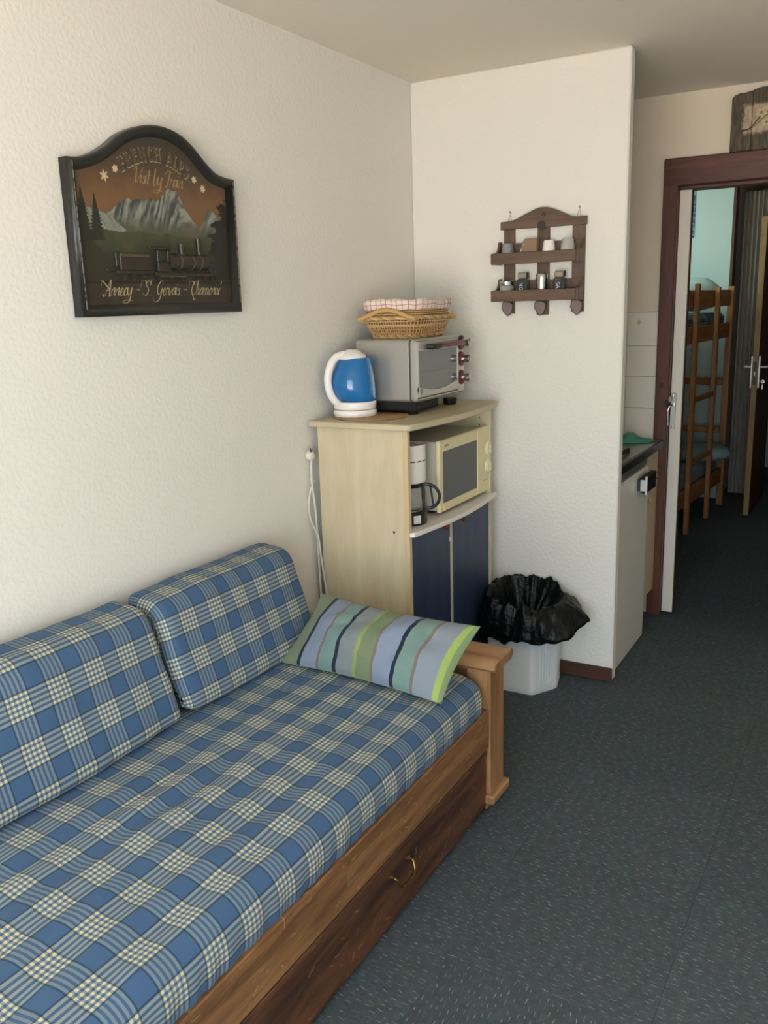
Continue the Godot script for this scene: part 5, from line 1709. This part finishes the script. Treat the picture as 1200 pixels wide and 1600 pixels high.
# ---------------------------------------------------------------- kitchenette behind the stub wall
func kitchenette() -> void:
	var t := thing("mini_fridge", "white under-counter fridge with a black box handle", "fridge", V(0.63, 0, -0.35))
	var white := plain(rgb(226, 222, 214), 0.35)
	part("housing", one(V(0.36, 0.02, -0.60), V(0.852, 0.872, -0.10), 0.004), white, t)
	part("door", one(V(0.856, 0.0, -0.602), V(0.902, 0.838, -0.098), 0.006), white, t)
	part("trim_band", one(V(0.852, 0.845, -0.602), V(0.893, 0.872, -0.10), 0.002), plain(rgb(96, 96, 92), 0.4, 0.3), t)
	part("trim_end", one(V(0.852, 0.843, -0.112), V(0.895, 0.874, -0.096), 0.002), plain(rgb(176, 174, 170), 0.4), t)
	var hd := part("handle", one(V(0.916, 0.745, -0.575), V(0.944, 0.822, -0.40), 0.004), M.black, t)
	part("handle_end", pieces([[V(0.937, 0.742, -0.40), V(0.946, 0.826, -0.392)], [V(0.916, 0.757, -0.40), V(0.938, 0.808, -0.393)]], 0.001), plain(rgb(206, 206, 208), 0.3), hd)
	part("handle_bracket", one(V(0.902, 0.757, -0.56), V(0.918, 0.81, -0.395), 0.002), plain(rgb(52, 52, 54), 0.4), hd)
	part("hinge_plate", one(V(0.9015, 0.765, -0.375), V(0.9035, 0.81, -0.335), 0.0005), plain(rgb(198, 194, 184), 0.4), t)
	for z in [-0.56, -0.14]:
		var f := Sh.new()
		f.lathe([Vector2(0, 0), Vector2(0.016, 0), Vector2(0.016, 0.02), Vector2(0, 0.02)], 14, V(0.42, 0, z))
		part("foot", f, M.black, t)
	var c := thing("sink_cupboard", "cream laminate cupboard between the fridge and the door frame", "cupboard", V(0.62, 0, -0.77))
	var beige := plain(rgb(208, 188, 152), 0.45)
	part("body", one(V(0.36, 0.14, -0.928), V(0.855, 0.872, -0.608), 0.002), beige, c)
	part("plinth", one(V(0.38, 0.0, -0.926), V(0.80, 0.138, -0.61), 0.002), M.brown_wood, c)
	part("drawer_front", one(V(0.857, 0.722, -0.926), V(0.874, 0.868, -0.61), 0.002), beige, c)
	var d := part("door", one(V(0.857, 0.142, -0.926), V(0.874, 0.717, -0.61), 0.002), beige, c)
	var k := Sh.new()
	k.xf = along(V(0.874, 0.648, -0.70), Vector3.RIGHT)
	k.lathe([Vector2(0, 0), Vector2(0.007, 0), Vector2(0.007, 0.01), Vector2(0.014, 0.016), Vector2(0.013, 0.023), Vector2(0, 0.026)], 16)
	part("knob", k, plain(rgb(192, 152, 108), 0.4), d)
	# steel worktop with black front edge
	var w := thing("steel_worktop", "stainless steel worktop with a black front edge", "worktop", V(0.6, 0.872, -0.5))
	part("top", one(V(0.30, 0.876, -0.928), V(0.884, 0.914, -0.07), 0.002), M.steel, w)
	part("front_edge", one(V(0.885, 0.878, -0.912), V(0.903, 0.915, -0.068), 0.003), M.black, w)
	part("end_cap", one(V(0.884, 0.876, -0.932), V(0.9045, 0.917, -0.9125), 0.002), plain(rgb(186, 186, 182), 0.4), w)
	part("upstand", one(V(0.30, 0.914, -0.9285), V(0.904, 0.921, -0.918), 0.001), M.white_gloss, w)
	var g := thing("pan_grid", "black cast pan grid on the steel worktop beside the stub wall", "hob grid", V(0.70, 0.914, -0.30))
	for x in [0.69, 0.74, 0.79, 0.832]:
		part("grid_bar", one(V(x, 0.922, -0.47), V(x + 0.012, 0.938, -0.16), 0.002), M.black_matt, g)
	for z in [-0.47, -0.30, -0.172]:
		part("cross_bar", one(V(0.69, 0.914, z), V(0.844, 0.924, z + 0.012), 0.001), M.black_matt, g)
	# teal cloth dropped at the back of the worktop
	var n := noise(88, 1.0, 2)
	var s := Sh.new()
	var nu := 40
	var nv := 16
	var top := func(i: int, j: int) -> Vector3:
		var u := float(i) / nu
		var v := float(j) / nv
		var wd := lerpf(0.11, 0.035, smoothstep(0.25, 0.9, u)) * (1.0 + 0.2 * sin(u * 9.0))
		var x := lerpf(0.55, 0.862, u)
		var z := -0.785 + (v - 0.5) * 2.0 * wd + 0.03 * sin(u * 4.0)
		var h := (0.018 + 0.030 * (1.0 - u) + 0.016 * exp(-pow((u - 0.72) / 0.07, 2.0))) * pow(sin(PI * v), 0.7) * sin(PI * clampf(u * 0.96 + 0.03, 0, 1)) ** 0.3
		return V(x, 0.9155 + h * (1.0 + 0.5 * n.get_noise_2d(u * 6.0, v * 4.0)) + 0.004 * absf(n.get_noise_2d(u * 14.0, v * 9.0)), z)
	for i in nu:
		for j in nv:
			s.quad(top.call(i, j), top.call(i, j + 1), top.call(i + 1, j + 1), top.call(i + 1, j), Vector2.ZERO, Vector2.ZERO, Vector2.ZERO, Vector2.ZERO, 5)
	for i in nu:
		for j in nv:
			var a: Vector3 = top.call(i, j); var b: Vector3 = top.call(i, j + 1); var c2: Vector3 = top.call(i + 1, j + 1); var d2: Vector3 = top.call(i + 1, j)
			a.y = 0.9145; b.y = 0.9145; c2.y = 0.9145; d2.y = 0.9145
			s.quad(a, d2, c2, b, Vector2.ZERO, Vector2.ZERO, Vector2.ZERO, Vector2.ZERO, 6)
	single("teal_cloth", s, plain(rgb(88, 160, 144), 0.85), "teal cloth lying at the back of the steel worktop", "cloth", V(0.70, 0.914, -0.78))

# ---------------------------------------------------------------- board sign over the doorway
func door_sign() -> void:
	var t := thing("board_sign", "weathered board sign with a faded flower print above the doorway", "wall sign", V(1.34, 2.2, -0.93))
	var n := noise(140, 1.0, 3)
	var f := func(x: int, y: int) -> Color:
		var u := x / 511.0 * 0.44
		var v := y / 255.0 * 0.28
		var g := n.get_noise_2d(u * 60.0, v * 12.0)
		var c := rgb(104, 92, 74).lerp(rgb(74, 64, 52), clampf(0.5 + g, 0, 1))
		var e := minf(minf(u - 0.045, 0.395 - u), minf(v - 0.075, 0.205 - v)) + 0.010 * n.get_noise_2d(u * 30.0, v * 30.0)
		var pr := smoothstep(-0.004, 0.016, e)
		c = c.lerp(rgb(192, 174, 148).lerp(rgb(162, 144, 120), clampf(0.4 + g, 0, 1)), pr)
		# dark twig and pale petals
		var d := absf((v - 0.155) + (u - 0.10) * 0.62 + 0.01 * sin(u * 60.0))
		if e > 0.0 and u > 0.045 and u < 0.3 and d < 0.0035: c = rgb(60, 46, 34)
		var d2 := absf((v - 0.190) + (u - 0.075) * 0.85)
		if e > 0.0 and u > 0.07 and u < 0.15 and d2 < 0.002: c = rgb(84, 66, 50)
		for q in [[0.125, 0.118, 0.026], [0.148, 0.160, 0.022], [0.165, 0.105, 0.03], [0.19, 0.145, 0.03], [0.24, 0.12, 0.035]]:
			var r: float = Vector2(u - q[0], (v - q[1]) * 1.15).length() / q[2]
			var pet := 0.72 + 0.28 * cos(atan2(v - q[1], u - q[0]) * 5.0 + q[0] * 90.0)
			if r < pet:
				c = rgb(208, 188, 148).lerp(rgb(130, 92, 74), smoothstep(0.45, 0.0, r) + 0.3 * absf(g))
		# small upright line of print
		if absf(u - 0.070) < 0.0045 and v > 0.098 and v < 0.158 and fposmod(v * 130.0, 1.0) < 0.62 and n.get_noise_2d(u * 900.0, v * 300.0) > -0.15:
			c = c.lerp(rgb(84, 72, 58), 0.7)
		return c
	var m := plain(Color.WHITE, 0.75)
	m.albedo_texture = painted(512, 256, f)
	var tops := [[2.455, 2.466], [2.468, 2.484], [2.484, 2.486], [2.480, 2.474], [2.468, 2.458]]
	for i in 5:
		var x0 := 1.128 + 0.088 * i
		var x1 := x0 + 0.0865
		var o := PackedVector2Array([Vector2(x0, 2.2205), Vector2(x1, 2.2205), Vector2(x1, tops[i][1])])
		for k in 4:
			var q := (k + 1) / 5.0
			o.append(Vector2(lerpf(x1, x0, q), lerpf(tops[i][1], tops[i][0], q) + 0.003 * sin(k * 4.0 + i)))
		if i == 0:
			o.append(Vector2(x0 + 0.012, 2.455)); o.append(Vector2(x0, 2.442))
		else:
			o.append(Vector2(x0, tops[i][0]))
		var s := Sh.new()
		s.prism(o, -0.929, -0.909 + 0.0015 * (i % 2), 0.002)
		for k in s.t.size():
			s.t[k] = Vector2((s.p[k].x - 1.128) / 0.44, (2.49 - s.p[k].y) / 0.28)
		part("board", s, m, t)

# ---------------------------------------------------------------- bunk room beyond the doorway
func bunk_room() -> void:
	var teal := plain(rgb(196, 212, 206), 0.9)
	var dim := plain(rgb(196, 200, 198), 0.9)
	struct("wall_bunk_end", one(V(-0.35, 0, -3.95), V(0.70, H, -3.84), 0.0), teal, "pale green end wall of the bunk room", "wall")
	var bw := struct("window_2", pieces([[V(-0.33, 1.66, -3.23), V(-0.27, 2.30, -3.19)], [V(-0.33, 1.66, -2.31), V(-0.27, 2.30, -2.27)], [V(-0.33, 1.66, -3.19), V(-0.27, 1.70, -2.31)], [V(-0.33, 2.26, -3.19), V(-0.27, 2.30, -2.31)]], 0.003), M.brown_wood, "small window high in the bunk room's left wall", "window")
	var wg := plain(Color(1, 1, 1, 0.06), 0.02)
	wg.transparency = BaseMaterial3D.TRANSPARENCY_ALPHA
	part("pane", one(V(-0.302, 1.70, -3.19), V(-0.297, 2.26, -2.31), 0.0), wg, bw)
	struct("wall_bunk_left", pieces([[V(-0.35, 0, -3.84), V(-0.25, 1.66, -1.03)], [V(-0.35, 2.30, -3.84), V(-0.25, H, -1.03)], [V(-0.35, 1.66, -3.84), V(-0.25, 2.30, -3.23)], [V(-0.35, 1.66, -2.27), V(-0.25, 2.30, -1.03)]], 0.0), teal, "left wall of the bunk room", "wall")
	struct("wall_passage_end", one(V(0.70, 0, -5.5), V(3.15, H, -5.4), 0.0), dim, "grey wall at the end of the dark passage", "wall")
	struct("wall_passage_left", one(V(0.60, 0, -5.4), V(0.70, H, -3.95), 0.0), dim, "left wall of the dark passage behind the curtain", "wall")
	struct("wall_bunk_front", one(V(-0.35, 0, -1.03), V(-0.15, H, -0.93), 0.0), teal, "front wall of the bunk room", "wall")
	struct("wall_bunk_right", one(V(1.95, 0, -5.4), V(2.05, H, -1.03), 0.0), plain(rgb(104, 82, 62), 0.7), "brown panelled right wall of the bunk room", "wall")
	struct("trim_2", one(V(0.70, 0, -3.95), V(0.722, 2.46, -3.83), 0.002, 1), M.red_wood, "dark wooden edge trim at the end of the green wall", "trim")
	# bunk bed, turned a little so its long side follows the photograph
	var t := thing("bunk_bed", "pine bunk bed with a ladder beyond the doorway", "bunk bed", V(0.70, 0, -2.6))
	var B := Transform3D(Basis(Vector3.UP, -0.075), V(0.705, 0, -2.6))      # local: z towards the camera, x to the right
	var w: Material = M.bunk_wood
	var bb := func(a: Vector3, b: Vector3, ax: int, bev: float = 0.004) -> Sh:
		var s := Sh.new()
		s.xf = B
		s.bx(a, b, bev, ax)
		return s
	for z in [[0.0, 1.675], [-0.53, 1.655]]:
		part("ladder_upright", bb.call(V(-0.016, 0, z[0] - 0.02), V(0.016, z[1], z[0] + 0.02), 1), w, t)
	for y in [0.475, 0.90]:
		part("ladder_rung", bb.call(V(-0.014, y, -0.51), V(0.012, y + 0.035, -0.02), 2), w, t)
	for e in [[V(-0.05, 0, -1.055), 1.66], [V(-0.05, 0, 0.86), 1.66], [V(-0.86, 0, -1.07), 1.66], [V(-0.86, 0, 0.86), 1.66]]:
		part("corner_post", bb.call(e[0], e[0] + V(0.045, e[1], 0.045), 1), w, t)
	for x in [-0.05, -0.85]:
		part("guard_rail", bb.call(V(x, 1.52, -1.01), V(x + 0.025, 1.635, 0.86), 2), w, t)
		part("side_rail", bb.call(V(x, 1.29, -1.01), V(x + 0.028, 1.40, 0.86), 2), w, t)
		part("lower_rail", bb.call(V(x, 0.18, -1.01), V(x + 0.028, 0.30, 0.86), 2), w, t)
	for z in [-1.05, 0.875]:
		for y in [0.18, 0.56, 0.93, 1.30, 1.53]:
			part("end_rail", bb.call(V(-0.80, y, z), V(-0.06, y + 0.05, z + 0.025), 0), w, t)
	for y in [0.255, 1.32]:
		for i in 9:
			part("bed_slat", bb.call(V(-0.825, y, -0.95 + 0.205 * i), V(-0.05, y + 0.018, -0.87 + 0.205 * i), 0, 0.002), w, t)
	var plaid2: StandardMaterial3D = M.plaid.duplicate()
	plaid2.uv1_scale = Vector3(6, 6, 1)
	var lumps := noise(150, 1.0, 2)
	for e in [["upper", 1.34, 1.475, plaid2, "plaid mattress on the upper bunk behind the guard rail"], ["lower", 0.275, 0.40, plain(rgb(146, 158, 166), 0.9), "pale sheeted mattress on the lower bunk"]]:
		var s := Sh.new()
		s.xf = B
		s.box(V(-0.44, (e[1] + e[2]) * 0.5, -0.08), V(0.77, e[2] - e[1], 1.84), 0.03, 2)
		single("bunk_mattress", s, e[3], e[4], "mattress", B * V(-0.44, e[1], -0.08), "bunk mattresses")
	for e in [[V(-0.26, 1.49, -0.62), V(0.25, 0.235, 0.17), 0.25, rgb(186, 206, 206), "plump pale pillow on the upper bunk against the green wall"], [V(-0.14, 0.40, -0.72), V(0.24, 0.12, 0.22), 0.3, rgb(150, 166, 172), "pale pillow on the lower bunk hanging over its edge"]]:
		var s := Sh.new()
		var ctr: Vector3 = B * (e[0] + V(0, e[1].y * 0.5, 0))
		var rows := []
		var us := []
		for j in 15:
			var v := PI * j / 14.0
			var r := PackedVector3Array()
			var u := PackedVector2Array()
			for k in 32:
				var a := TAU * k / 32.0
				var m := pow(pow(absf(cos(a)), 3.0) + pow(absf(sin(a)), 3.0), -1.0 / 3.0)
				var q := V(cos(a) * m * e[1].x * pow(sin(v), 0.6), -cos(v) * e[1].y * 0.5, sin(a) * m * e[1].z * pow(sin(v), 0.6)).rotated(Vector3.UP, e[2])
				r.append(ctr + q * (1.0 + 0.08 * lumps.get_noise_3d(q.x * 9.0, q.y * 9.0, q.z * 9.0)))
			for k in 33: u.append(Vector2(k * 0.02, j * 0.02))
			rows.append(r); us.append(u)
		s.loft(rows, us, false)
		single("bed_pillow", s, plain(e[3], 0.9), e[4], "pillow", B * (e[0] as Vector3), "pillows on the bunk bed")
	# dark folded blanket on the upper bunk in front of the pillow
	var bl := Sh.new()
	bl.xf = B
	bl.box(V(-0.46, 1.585, -0.18), V(0.55, 0.21, 0.36), 0.07, 0)
	single("folded_blanket", bl, plain(rgb(58, 70, 68), 0.95), "dark folded blanket on the upper bunk before the pillow", "blanket", B * V(-0.42, 1.475, -0.25))
	# poster of blue mottled photographs on the green wall
	var pn := noise(160, 1.0, 3)
	var pf := func(x: int, y: int) -> Color:
		var g := pn.get_noise_2d(x * 0.05, y * 0.05) + 0.35 * pn.get_noise_2d(x * 0.2, y * 0.2)
		var c := rgb(36, 74, 122).lerp(rgb(122, 170, 196), clampf(0.45 + g, 0, 1))
		if g < -0.25: c = rgb(22, 40, 66)
		return c.lerp(rgb(20, 40, 70), 0.5 if (y % 86) < 22 and g < 0.1 else 0.0)
	var pm := plain(Color.WHITE, 0.5)
	pm.albedo_texture = painted(128, 256, pf)
	var ps := Sh.new()
	ps.quad(V(0.02, 2.03, -3.835), V(0.425, 2.03, -3.835), V(0.425, 2.44, -3.835), V(0.02, 2.44, -3.835), Vector2(0, 1), Vector2(1, 1), Vector2(1, 0), Vector2(0, 0))
	ps.quad(V(0.425, 2.03, -3.8395), V(0.02, 2.03, -3.8395), V(0.02, 2.44, -3.8395), V(0.425, 2.44, -3.8395), Vector2(0, 1), Vector2(1, 1), Vector2(1, 0), Vector2(0, 0))
	single("blue_poster", ps, pm, "blue poster on the green wall above the bunk bed", "poster", V(0.22, 2.03, -3.838))
	# grey curtain at the passage
	var cs := Sh.new()
	var rr := []
	var uu := []
	for y in [0.03, 0.6, 1.2, 1.8, 2.35]:
		var r := PackedVector3Array()
		var u := PackedVector2Array()
		for k in 61:
			var f := k / 60.0
			r.append(V(lerpf(0.76, 0.93, f), y, -3.97 + 0.018 * sin(f * 34.0) + 0.006 * sin(f * 71.0 + y)))
		for k in range(60, -1, -1):
			var f := k / 60.0
			r.append(V(lerpf(0.76, 0.93, f), y, -3.974 + 0.018 * sin(f * 34.0) + 0.006 * sin(f * 71.0 + y)))
		for k in 123: u.append(Vector2(k * 0.005, y))
		rr.append(r); uu.append(u)
	cs.loft(rr, uu, true)
	single("passage_curtain", cs, plain(rgb(158, 148, 136), 0.95), "grey brown curtain hanging beside the green wall", "curtain", V(0.845, 0.03, -3.97))
	# brown door standing edge-on with lever handles on both faces
	var d := struct("door_2", one(V(0.978, 0.012, -4.05), V(1.018, 2.115, -3.27), 0.003, 1), M.brown_wood, "brown door standing edge-on with steel lever handles", "door")
	part("door_edge", one(V(0.979, 0.014, -3.2705), V(1.017, 2.113, -3.2655), 0.001, 1), wood(67, rgb(170, 130, 80), rgb(130, 92, 52), 0.6, 0.5, 0, Color(0, 0, 0, 0), 14.0, 256), d)
	part("lock_face", one(V(0.987, 0.97, -3.2655), V(1.009, 1.13, -3.2635), 0.0005), plain(rgb(40, 38, 36), 0.4), d)
	part("latch", one(V(0.994, 1.03, -3.2635), V(1.002, 1.06, -3.256), 0.001), M.chrome, d)
	for e in [[0.978, -1.0], [1.018, 1.0]]:
		var s := Sh.new()
		s.bx(V(e[0], 0.945, -3.325), V(e[0] + 0.011 * e[1], 1.172, -3.275), 0.002)
		var pl := part("handle_plate", s, plain(rgb(226, 224, 218), 0.35, 0.5), d)
		var lv := Sh.new()
		lv.tube(curve([V(e[0] + 0.009 * e[1], 1.093, -3.30), V(e[0] + 0.045 * e[1], 1.093, -3.30), V(e[0] + 0.056 * e[1], 1.093, -3.31), V(e[0] + 0.058 * e[1], 1.093, -3.41)], 5), 0.0085, 10)
		part("lever", lv, plain(rgb(226, 224, 218), 0.35, 0.5), pl)
	var key := thing("door_key", "key with a tag hanging in the lock of the brown door", "key", V(1.04, 0.985, -3.30))
	part("key_shank", rod(V(1.029, 0.99, -3.30), V(1.05, 0.99, -3.30), 0.004, 8), M.steel, key)
	var kb := Sh.new()
	kb.xf = along(V(1.05, 0.99, -3.302), Vector3.BACK)
	kb.lathe([Vector2(0.004, 0), Vector2(0.013, 0), Vector2(0.013, 0.003), Vector2(0.004, 0.003), Vector2(0.004, 0)], 14)
	part("key_bow", kb, M.steel, key)
	part("key_tag", one(V(1.044, 0.935, -3.302), V(1.054, 0.972, -3.298), 0.001), M.steel, key)
	# coat hanging in the dark, wardrobe further on
	var co := Sh.new()
	var cr := []
	var cu := []
	for e in [[0.75, 0.10, 0.08], [1.1, 0.105, 0.085], [1.5, 0.10, 0.08], [1.85, 0.11, 0.075], [1.98, 0.09, 0.06], [2.05, 0.03, 0.03]]:
		var r := PackedVector3Array()
		var u := PackedVector2Array()
		for k in 24:
			var a := TAU * k / 24.0
			r.append(V(1.01 + cos(a) * e[1] * (1.0 + 0.15 * sin(a * 5.0)), e[0], -4.55 + sin(a) * e[2]))
		for k in 25: u.append(Vector2(k * 0.02, e[0]))
		cr.append(r); cu.append(u)
	co.loft(cr, cu, true)
	single("hanging_coat", co, plain(rgb(52, 54, 60), 0.9), "dark coat hanging between the curtain and the brown door", "coat", V(1.01, 0.75, -4.55))
	var wd := thing("passage_wardrobe", "brown wooden wardrobe in the dark passage right of the brown door", "wardrobe", V(1.45, 0, -4.9))
	part("body", one(V(1.10, 0.06, -5.35), V(1.90, 2.3, -4.62), 0.003, 1), M.brown_wood, wd)
	for x in [1.105, 1.505]:
		part("door", one(V(x, 0.08, -4.618), V(x + 0.39, 2.28, -4.598), 0.003, 1), M.brown_wood, wd)
